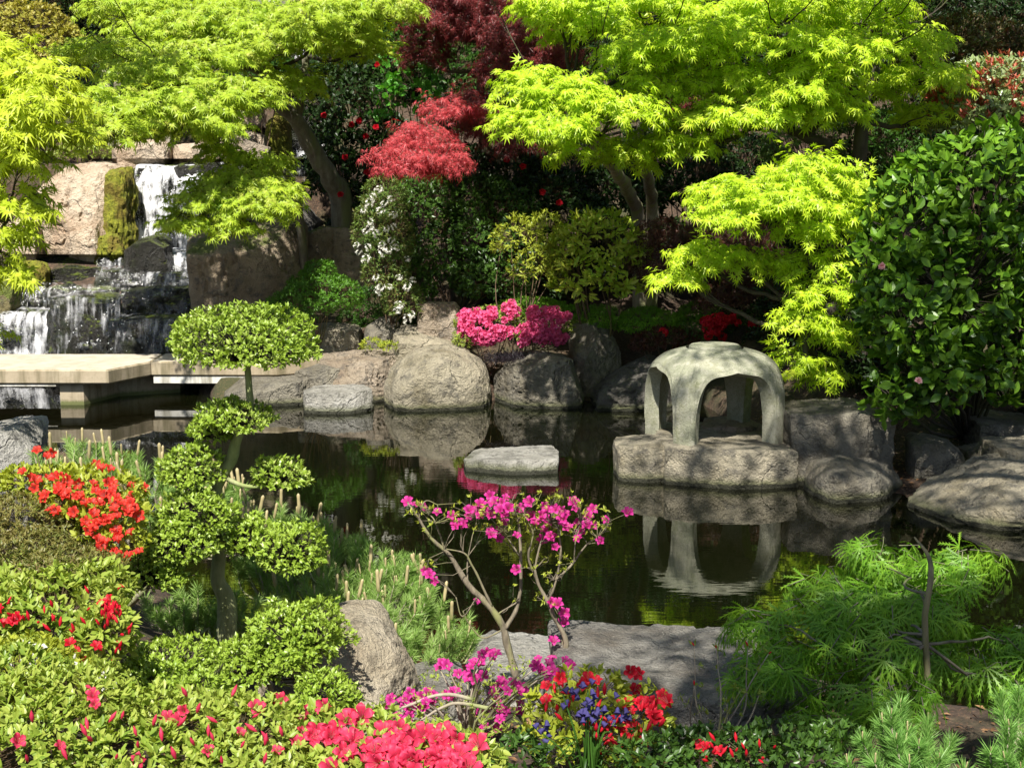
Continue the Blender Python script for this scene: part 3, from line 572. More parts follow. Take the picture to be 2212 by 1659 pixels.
def fall(u0, u1, vt, vb, y, m, lab, back=.35, seed=0, flare=.12, skew=0):
    t = P((u0 + u1) / 2, vt, y); b = P((u0 + u1) / 2, vb, y - flare); xs = np.linspace(P(u0, vt, y)[0], P(u1, vt, y)[0], 40); prof = []
    for q in np.linspace(0, 1, 8): prof.append((y + back * (1 - q), t[2] + .015 * (1 - q)))
    for q in np.linspace(0, 1, 26)[1:]: prof.append((y - flare * q ** .6, t[2] + (b[2] - t[2]) * (q ** 1.25)))
    pr = np.array(prof); Xg, Ig = np.meshgrid(xs, np.arange(len(pr))); Yg = pr[Ig, 0]; Zg = pr[Ig, 1]
    fr = Ig / len(pr); w1 = fbm(np.stack([Xg * 5, Zg * .9, fr * 0 + seed], -1), 3, seed); w2 = fbm(np.stack([Xg * 14, Zg * 7, fr * 0 + seed], -1), 3, seed + 5)
    Yg = Yg + (w1 * .12 + w2 * .06); Zg = Zg + .03 * w1; Xg = Xg + skew * fr + w1 * .03
    n = 40; k = np.arange(len(pr) - 1)[:, None] * n + np.arange(n - 1)[None]; g = Geo(); g.add(np.stack([Xg, Yg, Zg], -1).reshape(-1, 3), [np.stack([k, k + 1, k + n + 1, k + n], -1).reshape(-1, 4)])
    # drops thrown off the sheet
    nd = int(260 * (u1 - u0) / 100 * (1.3 if m is FW else .05)); q = rng.random(nd) ** .6
    pp = np.stack([rng.uniform(xs[0], xs[-1], nd), y - flare * q - abs(rng.normal(size=nd)) * .06, t[2] + (b[2] - t[2]) * q ** 1.2 + abs(rng.normal(size=nd)) * .03], -1)
    D = (np.array([(1, 0, 0), (-1, 0, 0), (0, 1, 0), (0, -1, 0), (0, 0, 1), (0, 0, -1)], float), [np.array([[0, 2, 4], [2, 1, 4], [1, 3, 4], [3, 0, 4], [2, 0, 5], [1, 2, 5], [3, 1, 5], [0, 3, 5]])])
    scatter(g, D, pp, nz(rng.normal(size=(nd, 3))), nz(rng.normal(size=(nd, 3))), rng.uniform(.003, .009, nd), 1)
    return tag(g.build('waterfall', [m, DROP], None, t), lab, 'waterfall', 'sheets of falling water', 'structure')
DROP, nt, o = mat('water_drop'); s = N(nt, 'ShaderNodeBsdfPrincipled'); s.inputs['Base Color'].default_value = (.85, .87, .88, 1); s.inputs['Roughness'].default_value = .2; nt.links.new(s.outputs[0], o.inputs[0])
fall(292, 440, 358, 560, 19.55, FW, 'main white waterfall beside the cream boulder', seed=1, flare=.3)
fall(440, 575, 352, 540, 19.6, FM, 'right part of the main waterfall behind the maple leaves', seed=2)
fall(596, 660, 343, 450, 19.9, FM, 'narrow streaky fall beside the maple trunk', seed=3)
fall(636, 702, 108, 345, 24.1, FW, 'upper waterfall glimpsed between trunk and dark leaves', seed=4)
fall(-60, 112, 672, 775, 16.95, FB, 'foaming fall at the left end of the cascade', seed=5, flare=.2)
fall(30, 118, 618, 680, 17.4, FM, 'bubbling fall above the left foam', seed=6, flare=.15)
fall(100, 262, 642, 775, 16.62, FM, 'streaky veil over the tall square ledge', seed=7, flare=.12)
fall(236, 400, 687, 778, 16.4, FM, 'broad veil over the lowest right ledge', seed=8)
fall(262, 448, 618, 690, 17.2, FT, 'thin trickles over the second ledge', seed=9)
fall(52, 290, 612, 650, 17.5, FT, 'thin trickles over the long middle ledge', seed=10)
fall(205, 445, 586, 618, 17.9, FM, 'rippling sheet over the long flat ledge', seed=11, back=.7)
fall(212, 266, 558, 592, 18.4, FM, 'tiny fall left of the black wedge rock', seed=12)
fall(358, 425, 545, 592, 18.4, FW, 'short bright fall right of the black wedge rock', seed=13)
for nm, (x0, x1, y0, y1, z) in {'pool a': (-6.6, -2.6, 18.42, 19.4, 1.20), 'pool b': (-5.6, -2.4, 19.7, 24.2, 2.33), 'pool c': (-3.9, -2.4, 24.2, 27, 4.1)}.items():
    g = Geo(); xs = np.linspace(0, 1, 30); a = [(x0 + (x1 - x0) * t, y0 + .05 * math.sin(9 * t), z) for t in xs]; b = [(x0 + (x1 - x0) * t, y1, z) for t in xs]
    k = np.arange(29); g.add(a + b, [np.stack([k, k + 1, k + 31, k + 30], -1)]); tag(g.build('stream', WATER), 'shallow stream pool feeding the falls', 'stream', kind='structure')
# moss on the cream boulder's flank
MOSS, nt, o = mat('moss'); n1 = noise(nt, 30, 6, .7); n2 = noise(nt, 5, 4); c = ramp(nt, n1, [(.35, (.10, .12, .01)), (.65, (.36, .36, .03))]); c = mixc(nt, ramp(nt, n2, [(.45, (0, 0, 0)), (.6, (.8,) * 3)]), c, (.17, .12, .02))
s = N(nt, 'ShaderNodeBsdfPrincipled'); s.inputs['Roughness'].default_value = 1; nt.links.new(c, s.inputs['Base Color']); bp = N(nt, 'ShaderNodeBump'); bp.inputs['Distance'].default_value = .05; nt.links.new(n1, bp.inputs['Height']); nt.links.new(bp.outputs[0], s.inputs['Normal']); nt.links.new(s.outputs[0], o.inputs[0])
def moss(outline, y, hd, lab, **k):
    o = rock(outline, y, hd, MOSS, lab, name='moss_cushion', group='moss patches', rough=2.6, p=14, **k); o['category'] = 'moss'
moss([(226, 548), (250, 500), (232, 455), (256, 415), (232, 380), (256, 360), (288, 362), (296, 430), (302, 548)], 18.85, .3, 'yellow green moss down the right flank of the cream boulder')
moss([(190, 548), (200, 520), (232, 500), (262, 500), (300, 548)], 18.6, .3, 'moss hummock at the foot of the cream boulder')
moss([(570, 330), (580, 270), (600, 235), (622, 250), (632, 300), (625, 332)], 21.4, .4, 'hanging moss beside the maple trunk')
moss([(30, 600), (45, 570), (90, 562), (110, 580), (100, 600)], 17.9, .25, 'olive moss on the rock left of the ledges')
# ------------------------------------------------------------------ footbridge
def concmat(name, a, b, stain=(.14, .12, .06), z0=None):
    m, nt, o = mat(name); L = nt.links.new; n1 = noise(nt, 2.5, 6, .65); n2 = noise(nt, 30, 5, .7); tc = nt.nodes['TC']; mp = N(nt, 'ShaderNodeMapping'); mp.inputs['Scale'].default_value = (7, 7, .8); L(tc.outputs['Object'], mp.inputs[0]); n3 = noise(nt, 1.2, 5, .6, mp.outputs[0])
    c = ramp(nt, n1, [(.35, a), (.65, b)]); c = mixc(nt, ramp(nt, n3, [(.46, (0, 0, 0)), (.62, (.75,) * 3)]), c, stain); c = mixc(nt, ramp(nt, n2, [(.55, (0, 0, 0)), (.7, (.35,) * 3)]), c, (a[0] * .4, a[1] * .4, a[2] * .38))
    ge = N(nt, 'ShaderNodeNewGeometry'); sep = N(nt, 'ShaderNodeSeparateXYZ'); L(ge.outputs['Position'], sep.inputs[0]); ad = N(nt, 'ShaderNodeMath'); ad.operation = 'MULTIPLY_ADD'; ad.inputs[1].default_value = -.05; L(n2, ad.inputs[0]); L(sep.outputs['Z'], ad.inputs[2])
    c = mixc(nt, ramp(nt, ad.outputs[0], [(0, (.9,) * 3), (.03, (0, 0, 0))]), c, (.10, .12, .03))
    s = N(nt, 'ShaderNodeBsdfPrincipled'); s.inputs['Roughness'].default_value = .85; L(c, s.inputs['Base Color']); bp = N(nt, 'ShaderNodeBump'); bp.inputs['Distance'].default_value = .006; bp.inputs['Strength'].default_value = .6; L(n2, bp.inputs['Height']); L(bp.outputs[0], s.inputs['Normal']); L(s.outputs[0], o.inputs[0]); return m
CONC = concmat('concrete', (.33, .26, .17), (.44, .37, .26)); CONCW = concmat('concrete_pale', (.62, .60, .54), (.70, .68, .62)); CONCT = concmat('concrete_top', (.50, .43, .33), (.60, .53, .42), (.45, .36, .26))
def prism(g, poly, z0, z1, bev=.016, mi=0, mtop=None):
    p = np.array(poly, float); c = p.mean(0); n = len(p)
    def off(k):
        out = []
        for a in range(n):
            e1 = p[a] - p[a - 1]; e2 = p[(a + 1) % n] - p[a]; n1 = np.array([-e1[1], e1[0]]) / np.linalg.norm(e1); n2 = np.array([-e2[1], e2[0]]) / np.linalg.norm(e2); b = n1 + n2; out.append(p[a] + b / (b @ b) * 2 * k * 1.0 * .5 * 2)
        return np.array(out)
    q = off(bev); rings = [(q, z0), (p, z0 + bev), (p, z1 - bev), (q, z1)]; V = np.concatenate([np.c_[r, np.full(n, z)] for r, z in rings]); F = []
    for a in range(3):
        for b in range(n): F.append([a * n + b, a * n + (b + 1) % n, (a + 1) * n + (b + 1) % n, (a + 1) * n + b])
    g.add(V, [np.array(F), np.arange(n)[::-1][None]], mi); g.add(V[3 * n:], [np.arange(n)[None]], mi if mtop is None else mtop)
br = thing('footbridge', 'low zigzag concrete footbridge across the pond in front of the cascade', 'footbridge', (-4.5, 15.1, 0))
g = Geo(); prism(g, [(-9.5, 14.6), (-3.9, 14.6), (-3.62, 15.15), (-3.62, 15.72), (-9.5, 15.72)], .215, .36, mtop=1); g.build('deck_slab', [CONC, CONCT], br, sm=False)
g = Geo(); prism(g, [(-3.615, 15.15), (-2.35, 15.13), (-1.75, 15.5), (-1.75, 15.95), (-3.615, 15.74)], .213, .362, mtop=1); g.build('deck_slab', [CONC, CONCT], br, sm=False)
g = Geo(); prism(g, [(-8.6, 14.62), (-4.42, 14.62), (-4.42, 14.9), (-8.6, 14.9)], .19, .213, .003); g.build('edge_beam', CONCW, br, sm=False)
g = Geo(); prism(g, [(-3.6, 15.17), (-2.4, 15.15), (-2.4, 15.4), (-3.6, 15.45)], .135, .211, .004); g.build('edge_beam', CONCW, br, sm=False)
g = Geo(); prism(g, [(-4.40, 14.68), (-4.17, 14.68), (-3.75, 15.7), (-4.40, 15.7)], -.6, .21, .01); g.build('pier', CONC, br, sm=False)
g = Geo(); prism(g, [(-8.4, 14.68), (-8.1, 14.68), (-8.1, 15.7), (-8.4, 15.7)], -.6, .21, .01); g.build('pier', CONC, br, sm=False)
g = Geo(); prism(g, [(-4.18, 15.1), (-3.4, 15.45), (-3.4, 15.68), (-4.18, 15.66)], -.6, .205, .01); g.build('pier', CONC, br, sm=False)
# ------------------------------------------------------------------ stone lantern
lc = P(1541, 965, 11.85); lc[2] = PZ(1541, 962, 0)[2]; LY = 11.72; k_ = LY / FPX; zb = .272; ztop = P(1541, 750, LY)[2]; HH = ztop - zb
lcx = P(1541, 900, LY)[0]; LC = np.array([lcx, LY, zb]); R0 = 160 * k_
hp = np.array([0, .3, .53, .69, .79, .86, .92, .96, .985, 1.0]); rp = np.array([1.0, 1.005, .99, .935, .87, .79, .695, .56, .44, .36]); hs_ = np.linspace(0, 1, 400); rs_ = np.convolve(np.pad(np.interp(hs_, hp, rp), 9, mode='edge'), np.ones(19) / 19, 'valid')
g = Geo(); s0 = .725; A_H = .80; NC, NJ, NRW = 34, 14, 36
def arch(s):
    a = abs(s) / s0
    if a >= 1: return 0.
    return A_H * (1 - a ** 4.4) ** (1 / 2.3) * .965 + .032 * max(0, 1 - a * 2.6) ** 1.5
th = math.radians(-90 - 31 + 45); R_ = np.array([[math.cos(th), -math.sin(th), 0], [math.sin(th), math.cos(th), 0], [0, 0, 1]])
for fc in range(4):
    ss = list(np.linspace(-1, -s0, NJ, endpoint=False)) + [s0 * math.sin(t) for t in np.linspace(-math.pi / 2, math.pi / 2, NC * 2 + 1)] + list(np.linspace(s0, 1, NJ + 1)[1:])
    VO = []; VI = []
    for s in ss:
        a0 = arch(s)
        for k in range(NRW + 1):
            h = a0 + (1 - a0) * (1 - (1 - k / NRW) ** 1.8); ph = math.atan(s); rad = R0 * np.interp(h, hs_, rs_); an = ph + fc * math.pi / 2
            e = 3.5 - 1.5 * float(smooth(.35, .85, h)); mx = (abs(math.cos(ph)) ** e + abs(math.sin(ph)) ** e) ** (-1 / e); rr = rad * mx / (2 * math.sqrt(.5) ** e) ** (-1 / e)
            da = (abs(s) - s0) * R0 if abs(s) > s0 else 1e9
            db = (h - a0) * HH * (1 if abs(s) < s0 * .6 else 1 - 1.6 * (abs(s) / s0 - .6))
            dd_ = min(da, db) if abs(s) > s0 else db
            ro = rr - .007 * (1 - float(smooth(.030, .038, dd_)))
            VO.append((ro * math.cos(an), ro * math.sin(an), h * HH)); ri = max(.02, rr - .12); VI.append((ri * math.cos(an), ri * math.sin(an), h * HH * (1 - .12 * float(smooth(.6, 1, h)))))
    VO = np.array(VO) @ R_.T + LC; VI = np.array(VI) @ R_.T + LC; n = NRW + 1; m_ = len(ss); i = np.arange(m_ - 1)[:, None] * n + np.arange(NRW)[None]
    F = np.stack([i, i + n, i + n + 1, i + 1], -1).reshape(-1, 4); leg_ = np.repeat(np.abs(ss) >= s0 - 1e-6, n) & (np.tile(np.arange(n), m_) == 0); VO[leg_, 2] -= .035; VI[leg_, 2] -= .035; g.add(VO, [F]); g.add(VI, [F[:, ::-1]])
    kk = np.arange(m_ - 1) * n; B_ = len(VO); g.add(np.concatenate([VO, VI]), [np.stack([kk, kk + B_, kk + n + B_, kk + n], -1)])
lm, nt, o = mat('lantern_stone'); L = nt.links.new; n1 = noise(nt, 3.5, 5, .6); n2 = noise(nt, 85, 3, .75); n3 = noise(nt, 16, 5, .65)
c = ramp(nt, n1, [(.35, (.27, .285, .19)), (.55, (.36, .36, .26)), (.7, (.46, .44, .34))]); c = mixc(nt, ramp(nt, n2, [(.5, (0, 0, 0)), (.66, (.65,) * 3)]), c, (.15, .145, .10)); c = mixc(nt, ramp(nt, n3, [(.5, (0, 0, 0)), (.62, (.6,) * 3)]), c, (.50, .48, .38)); c = mixc(nt, ramp(nt, noise(nt, 7, 6, .7), [(.52, (0, 0, 0)), (.68, (.7,) * 3)]), c, (.20, .215, .10))
s = N(nt, 'ShaderNodeBsdfPrincipled'); s.inputs['Roughness'].default_value = .9; L(c, s.inputs['Base Color']); bp = N(nt, 'ShaderNodeBump'); bp.inputs['Distance'].default_value = .012; bp.inputs['Strength'].default_value = .9; L(n2, bp.inputs['Height']); L(bp.outputs[0], s.inputs['Normal']); L(s.outputs[0], o.inputs[0]); LST = lm
lan = thing('stone_lantern', 'four legged domed stone lantern base standing on rocks in the pond', 'stone lantern', LC)
body = g.build('arched_dome', LST, lan)
_b = bmesh.new(); _b.from_mesh(body.data); bmesh.ops.remove_doubles(_b, verts=_b.verts, dist=.0012); bmesh.ops.recalc_face_normals(_b, faces=_b.faces); _b.to_mesh(body.data); _b.free()
body.modifiers.new('edge', 'EDGE_SPLIT').split_angle = math.radians(48)
g = Geo(); pr = T_lathe([(-.06, 0.001), (-.06, 56 * k_), (-.004, 57 * k_), (.012, 55 * k_), (.020, 52 * k_), (.020, .001)], 48); V = pr[0][:, [0, 2, 1]] + LC + np.array([0, 0, HH]); g.add(V, [pr[1][0][:, ::-1]]); o_ = g.build('top_disc', LST, lan)
o_.modifiers.new('edge', 'EDGE_SPLIT').split_angle = math.radians(35)
SHADE = [((1.0, 6.9, 6.4), (.8, .7, .35)), ((2.1, 6.6, 6.5), (.7, .8, .4)), ((3.2, 7.2, 6.3), (.9, .9, .4)), ((.0, 1.4, 4.95), (.34, .2, .15)), ((.3, 1.42, 5.0), (.34, .2, .15)), ((.1, 1.38, 4.75), (.3, .17, .12)), ((.45, 1.36, 4.8), (.3, .17, .12)), ((2.2, 2.2, 5.4), (.8, .9, .4)), ((4.6, 4.5, 6.4), (1.4, 1.4, .6)), ((5.8, 6.2, 6.4), (1.2, 1.2, .5)), ((2.6, 5.0, 6.6), (.9, .9, .4))]
# ================================================================== VEGETATION
YG = leafmat('maple_gold', [(.36, .54, .02), (.56, .70, .035), (.45, .63, .03), (.66, .73, .07)], .42, tcol=(1.1, 1.2, .4))
YG2 = leafmat('maple_green', [(.26, .43, .03), (.48, .61, .05), (.36, .51, .04), (.58, .60, .12)], .42)
YG3 = leafmat('maple_yellow', [(.44, .56, .03), (.60, .70, .06), (.52, .63, .04)], .45)
THM = leafmat('thread_maple', [(.12, .30, .02), (.20, .41, .03), (.32, .50, .045)], .4)
RED = leafmat('maple_red', [(.44, .04, .055), (.60, .09, .10), (.28, .02, .03)], .4, tcol=(1.2, .35, .3)); DRED = leafmat('maple_dark_red', [(.13, .02, .02), (.22, .035, .035), (.08, .015, .015)], .35, tcol=(1.2, .35, .3))
BLACKRED = leafmat('maple_bronze', [(.05, .015, .010), (.09, .03, .015), (.035, .012, .01)], .3, tcol=(1.2, .4, .3))
AZL = leafmat('azalea_leaf', [(.16, .26, .03), (.28, .38, .05), (.38, .44, .08), (.20, .30, .04)], .30, spec=.4, rough=.4)
AZY = leafmat('azalea_leaf_yellow', [(.28, .36, .03), (.42, .46, .05), (.18, .27, .03)], .35)
AZB = leafmat('azalea_leaf_bronze', [(.16, .13, .035), (.22, .20, .05), (.13, .16, .03), (.24, .15, .07)], .25)
BOX = leafmat('box_leaf', [(.19, .32, .03), (.34, .47, .06), (.26, .38, .04), (.52, .60, .18)], .28, spec=.5, rough=.35)
CAM = leafmat('camellia_leaf', [(.028, .07, .008), (.055, .14, .010), (.20, .38, .03), (.035, .09, .010)], .28, spec=.32, rough=.33)
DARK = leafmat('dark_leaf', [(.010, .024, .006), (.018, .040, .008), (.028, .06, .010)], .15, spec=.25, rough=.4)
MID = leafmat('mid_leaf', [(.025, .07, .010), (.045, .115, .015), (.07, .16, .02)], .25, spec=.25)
CHO = leafmat('choisya_leaf', [(.028, .065, .012), (.05, .11, .016), (.11, .22, .03)], .25, spec=.4, rough=.35)
NAN = leafmat('nandina_leaf', [(.28, .46, .03), (.42, .58, .05), (.54, .56, .08), (.22, .38, .03)], .35)
JUN = leafmat('juniper', [(.07, .18, .015), (.11, .26, .02), (.05, .13, .015)], .3); HEDGE = leafmat('hedge_leaf', [(.14, .32, .02), (.20, .42, .03), (.28, .50, .04)], .3)
BLUEG = leafmat('blue_green', [(.05, .14, .06), (.09, .22, .10)], .25); LIME = leafmat('lime_leaf', [(.10, .34, .03), (.16, .46, .06)], .45)
PHOG = leafmat('photinia_leaf', [(.12, .22, .04), (.28, .36, .14), (.40, .46, .25)], .25, spec=.6, rough=.25); PHOR = leafmat('photinia_red', [(.45, .07, .04), (.55, .16, .09), (.35, .10, .06)], .3, tcol=(1.2, .5, .3))
PINE = leafmat('pine_needle', [(.18, .34, .06), (.30, .46, .11), (.42, .56, .20)], .3, tcol=(1.1, 1.1, .6)); PINEB = leafmat('pine_needle_blue', [(.11, .27, .045), (.20, .40, .08), (.32, .50, .14)], .28, tcol=(1.1, 1.1, .6))
CAND = leafmat('pine_candle', [(.36, .30, .14), (.48, .40, .22)], .1)
def petal(name, a, b, tc): return leafmat(name, [a, b], .38, .5, .3, tcol=tc)
HOT = petal('petal_hot_pink', (.58, .02, .06), (.78, .07, .16), (1.1, .7, .9)); CORAL = petal('petal_coral', (.58, .02, .02), (.76, .07, .04), (1.1, .6, .5)); MAG = petal('petal_magenta', (.50, .012, .19), (.72, .06, .36), (1.1, .6, 1.1))
PINK = petal('petal_pink', (.80, .10, .28), (.85, .18, .38), (1.1, .7, 1)); CRIM = petal('petal_crimson', (.62, .008, .02), (.70, .02, .05), (1.1, .4, .5)); WHT = petal('petal_white', (.85, .85, .78), (.9, .88, .82), (1, 1, .95)); BLUE = petal('petal_blue', (.05, .045, .17), (.12, .10, .30), (.8, .8, 1.2))
PALEP = petal('petal_blush', (.75, .40, .42), (.8, .5, .5), (1, .8, .8))
BARK = barkmat('bark_grey', (.10, .085, .06), (.22, .20, .15)); BARKD = barkmat('bark_dark', (.035, .03, .02), (.08, .065, .045)); BARKM = barkmat('bark_mossy', (.16, .18, .06), (.34, .36, .18), 26); BARKP = barkmat('bark_pale', (.22, .18, .13), (.42, .37, .29), 30); TWIG = barkmat('twig', (.10, .06, .035), (.18, .12, .07), 30, bump=.1)
# ---- flowers
def shared(T, mats, name, extra=None):
    g = Geo(); g.add(T[0], T[1], 0)
    if extra is not None:
        off = Geo(); g2 = extra
        for V in [np.concatenate(g2.V)]: g.add(V, [f for f, _ in g2.F], 1)
    return g.mesh(name, mats)
STM = petal('stamen', (.75, .35, .35), (.8, .5, .4), (1, 1, 1))
FL = {}
for nm, mt in (('hot', HOT), ('coral', CORAL), ('mag', MAG), ('crim', CRIM), ('white', WHT), ('pink', PINK)):
    FL[nm] = [shared(T_flower(seed=k * 3 + len(nm), cup=.4 + .12 * k), [mt, STM], 'flower_' + nm, T_stamens()) for k in range(4)]
BUDM = {nm: shared(T_BUD, [mt], 'bud_' + nm) for nm, mt in (('hot', HOT), ('crim', CRIM), ('mag', MAG), ('white', WHT), ('coral', CORAL))}
CV = np.array([0, 0, CAMZ])
def flower_at(par, kind, pts, size, toward=.6, up=.5, name='flower'):
    for p in pts:
        d = nz(nz(CV - p) * toward + np.array([0, 0, up]) + nz(S) * .3 + rng.normal(size=3) * .42)
        place(FL[kind][rng.integers(4)], name, par, p, rotz_to(d, rng.uniform(0, 6)), size * rng.uniform(.8, 1.18))
def buds_at(par, kind, pts, size, name='bud', up=1.0):
    for p in pts:
        d = nz(np.array([0, -.25, up]) + rng.normal(size=3) * .5); place(BUDM[kind], name, par, p, roty_to(d, rng.uniform(0, 6)), size * rng.uniform(.75, 1.2))
def pick(plist, y, jy=.06): return [P(u, v, y + rng.normal() * jy) for u, v in plist]
def around(u, v, ru, rv, n): 
    a = rng.uniform(0, 6.28, n); r = np.sqrt(rng.random(n)); return [(u + ru * c_ * q, v + rv * s_ * q) for c_, s_, q in zip(np.cos(a), np.sin(a), r)]
def gbase(u, v, y):
    p = P(u, v, y); p[2] = float(ground(p[0], p[1])); return p
def facing(ells, cu, cv):
    """front surface point of the nearest ellipsoid along the sight line through (cu, cv), else None"""
    d = ray(cu, cv); best = None
    for c, r in ells:
        A = ((d / r) ** 2).sum(); B = 2 * ((d / r) * ((CV - c) / r)).sum(); K = (((CV - c) / r) ** 2).sum() - 1; q = B * B - 4 * A * K
        if q > 0:
            t = (-B - math.sqrt(q)) / (2 * A)
            if t > 0 and (best is None or t < best): best = t
    return None if best is None else CV + d * best * (1 - .006)
def on(ells, uv, lift=0.0):
    out = []
    for u, v in uv:
        p = facing(ells, u, v)
        if p is not None: out.append(p - nz(p - CV) * lift)
    return out
def trunk(par, pts, rad, m, name='trunk', wob=.03, k=10, n=26):
    g = Geo(); cv = curve(pts, n, wob, int(pts[0][0] * 10)); r = np.interp(np.linspace(0, 1, len(cv)), np.linspace(0, 1, len(rad)), rad)
    r = r * (1 + .10 * vn(cv * 9)); tube(g, cv, r, k); g.build(name, m, par); return cv
# ------------------------------------------------------------------ maples
def maple(label, base, trunks, tr_r, plist, leafm, L, bark=BARKD, T=MAP, n2=95, m=7, Ls=.16, droop=.35, r0=.028, layers=(1, .72, .4, .05), name='maple_tree', group='japanese maples round the pond', ld=.35, extra=None, twk=BARKD, sub=5, thin=0, wobt=.03):
    t = thing(name, label, 'maple tree', base, group); cvs = []
    for pts, rr in zip(trunks, tr_r): cvs.append(trunk(t, pts, rr, bark, wob=wobt))
    g = Geo(); tw = Geo(); pads(g, tw, plist, T, L, n2, m, Ls, droop, layers, int(abs(base[0]) * 7), leafdroop=ld)
    limbs(tw, np.concatenate([c[len(c) // 3:] for c in cvs]), plist, r0, .05, sub, thin); g.build('crown', leafm, t, sm=False); tw.build('branches', twk, t)
    if extra: extra(t)
    return t
def PD(*a): return [ell(u, v, ru, rv, y, ry) for (u, v, ru, rv, y, ry) in a]
# right gold maple (two leaning trunks in the middle)
b0 = gbase(1385, 475, 16.6)
maple('golden green maple on two pale leaning trunks, spreading above the dark shrubs', b0,
    [[b0, P(1378, 470, 16.6), P(1352, 410, 15.6), P(1318, 350, 14.8), P(1262, 292, 14.3), P(1215, 235, 14.0)], [b0 + [.12, 0, 0], P(1408, 460, 16.6), P(1404, 410, 16.0), P(1390, 345, 15.3), P(1378, 300, 14.9), P(1410, 200, 14.6), P(1440, 120, 14.4)]], [[.085, .07, .06, .045, .03], [.075, .065, .055, .05, .035, .025]],
    PD((1170, 200, 95, 55, 13.2, .55), (1240, 215, 85, 45, 13.0, .5), (1130, 265, 60, 40, 12.9, .4), (1330, 240, 100, 38, 12.8, .5), (1210, 275, 70, 35, 12.7, .4), (1390, 120, 95, 45, 13.2, .6), (1480, 100, 85, 38, 12.9, .5), (1560, 95, 80, 45, 13.0, .5), (1430, 190, 110, 40, 13.4, .6), (1260, 55, 110, 40, 13.8, .7), (1240, 325, 45, 45, 13.0, .3), (1350, 335, 75, 38, 13.6, .4), (1200, 10, 80, 30, 13.6, .6), (1380, 15, 120, 40, 14.0, .8), (1150, -110, 100, 30, 15.2, .8), (1020, -90, 100, 30, 14.8, .7), (1300, -120, 120, 30, 15.6, .9), (1460, -130, 120, 30, 16.0, .9), (1250, -90, 90, 30, 14.3, .5), (1330, -60, 90, 30, 12.6, .4), (1500, -70, 90, 30, 12.4, .4)), YG, .078, BARKP, n2=62, thin=7)
# second right maple: dark forked trunk
b0 = gbase(1850, 520, 13.6)
maple('taller golden green maple with a dark forked trunk beside the camellia', b0,
    [[b0, P(1852, 400, 13.5), P(1862, 300, 13.4), P(1858, 230, 13.4), P(1830, 165, 13.3), P(1800, 90, 13.2)], [P(1860, 260, 13.4), P(1880, 210, 13.4), P(1890, 160, 13.4), P(1900, 60, 13.6)], [b0 + [-.2, .1, -.1], P(1800, 360, 13.5), P(1740, 300, 13.4), P(1660, 255, 13.3), P(1600, 205, 13.3)], [P(1760, 320, 13.5), P(1735, 240, 13.4), P(1700, 150, 13.3), P(1680, 60, 13.2)]],
    [[.075, .07, .065, .055, .04, .03], [.045, .04, .035, .025], [.06, .05, .045, .035, .025], [.04, .035, .03, .02]],
    PD((1720, 100, 70, 45, 12.8, .45), (1830, 110, 75, 40, 12.7, .5), (1770, 160, 80, 40, 12.9, .5), (1720, 205, 85, 38, 12.8, .5), (1600, 170, 85, 42, 13.3, .6), (1620, 250, 90, 35, 13.0, .5), (1520, 260, 80, 40, 13.2, .5), (1480, 310, 80, 36, 13.4, .5), (1790, 240, 75, 35, 13.1, .5), (1560, 60, 90, 40, 13.6, .7), (1700, 20, 110, 40, 13.6, .8), (1860, 30, 100, 40, 13.9, .8), (1990, 170, 95, 38, 13.5, .7), (1940, 100, 90, 40, 13.8, .8), (2010, 250, 60, 30, 13.8, .5), (1860, 200, 70, 30, 13.7, .5), (1620, -130, 130, 30, 16.0, 1.0), (1800, -130, 130, 30, 15.6, 1.0), (1960, -120, 130, 30, 15.2, .9), (1640, -100, 100, 30, 14.4, .6), (2120, -100, 130, 30, 14.6, .8), (2010, -80, 90, 30, 12.8, .5), (2150, -90, 90, 30, 12.3, .6), (1660, -70, 90, 30, 12.2, .4), (1800, -80, 90, 30, 12.4, .5), (1960, -60, 120, 30, 12.6, .6)), YG, .076, BARKD, n2=52, thin=10)
# low branch of gold maple in front of the dark void
b0 = gbase(1880, 560, 13.0)
maple('low golden maple with pillowy bright layers hanging toward the lantern', b0,
    [[b0, P(1872, 560, 12.8), P(1850, 480, 12.6), P(1790, 440, 12.4), P(1700, 420, 12.3)], [P(1872, 560, 12.8), P(1830, 600, 12.4), P(1790, 640, 12.2), P(1740, 740, 12.0)]], [[.06, .05, .04, .03, .02], [.035, .03, .022, .012]],
    PD((1740, 385, 95, 50, 12.2, .55), (1610, 425, 110, 45, 12.1, .55), (1680, 440, 110, 45, 12.0, .5), (1790, 455, 70, 40, 12.2, .4), (1580, 465, 80, 32, 11.9, .4), (1740, 495, 60, 28, 12.0, .3), (1510, 555, 60, 35, 12.4, .4), (1590, 560, 70, 30, 12.4, .4), (1470, 600, 40, 22, 12.4, .25), (1760, 575, 75, 30, 12.2, .4), (1780, 640, 70, 40, 12.1, .4), (1730, 690, 45, 35, 12.0, .3), (1790, 720, 60, 35, 12.2, .35), (1720, 785, 42, 30, 12.0, .25), (1780, 800, 42, 30, 12.2, .3), (1860, 420, 50, 30, 12.5, .4), (1845, 480, 50, 35, 12.3, .4)), YG, .072, BARKD, n2=58)
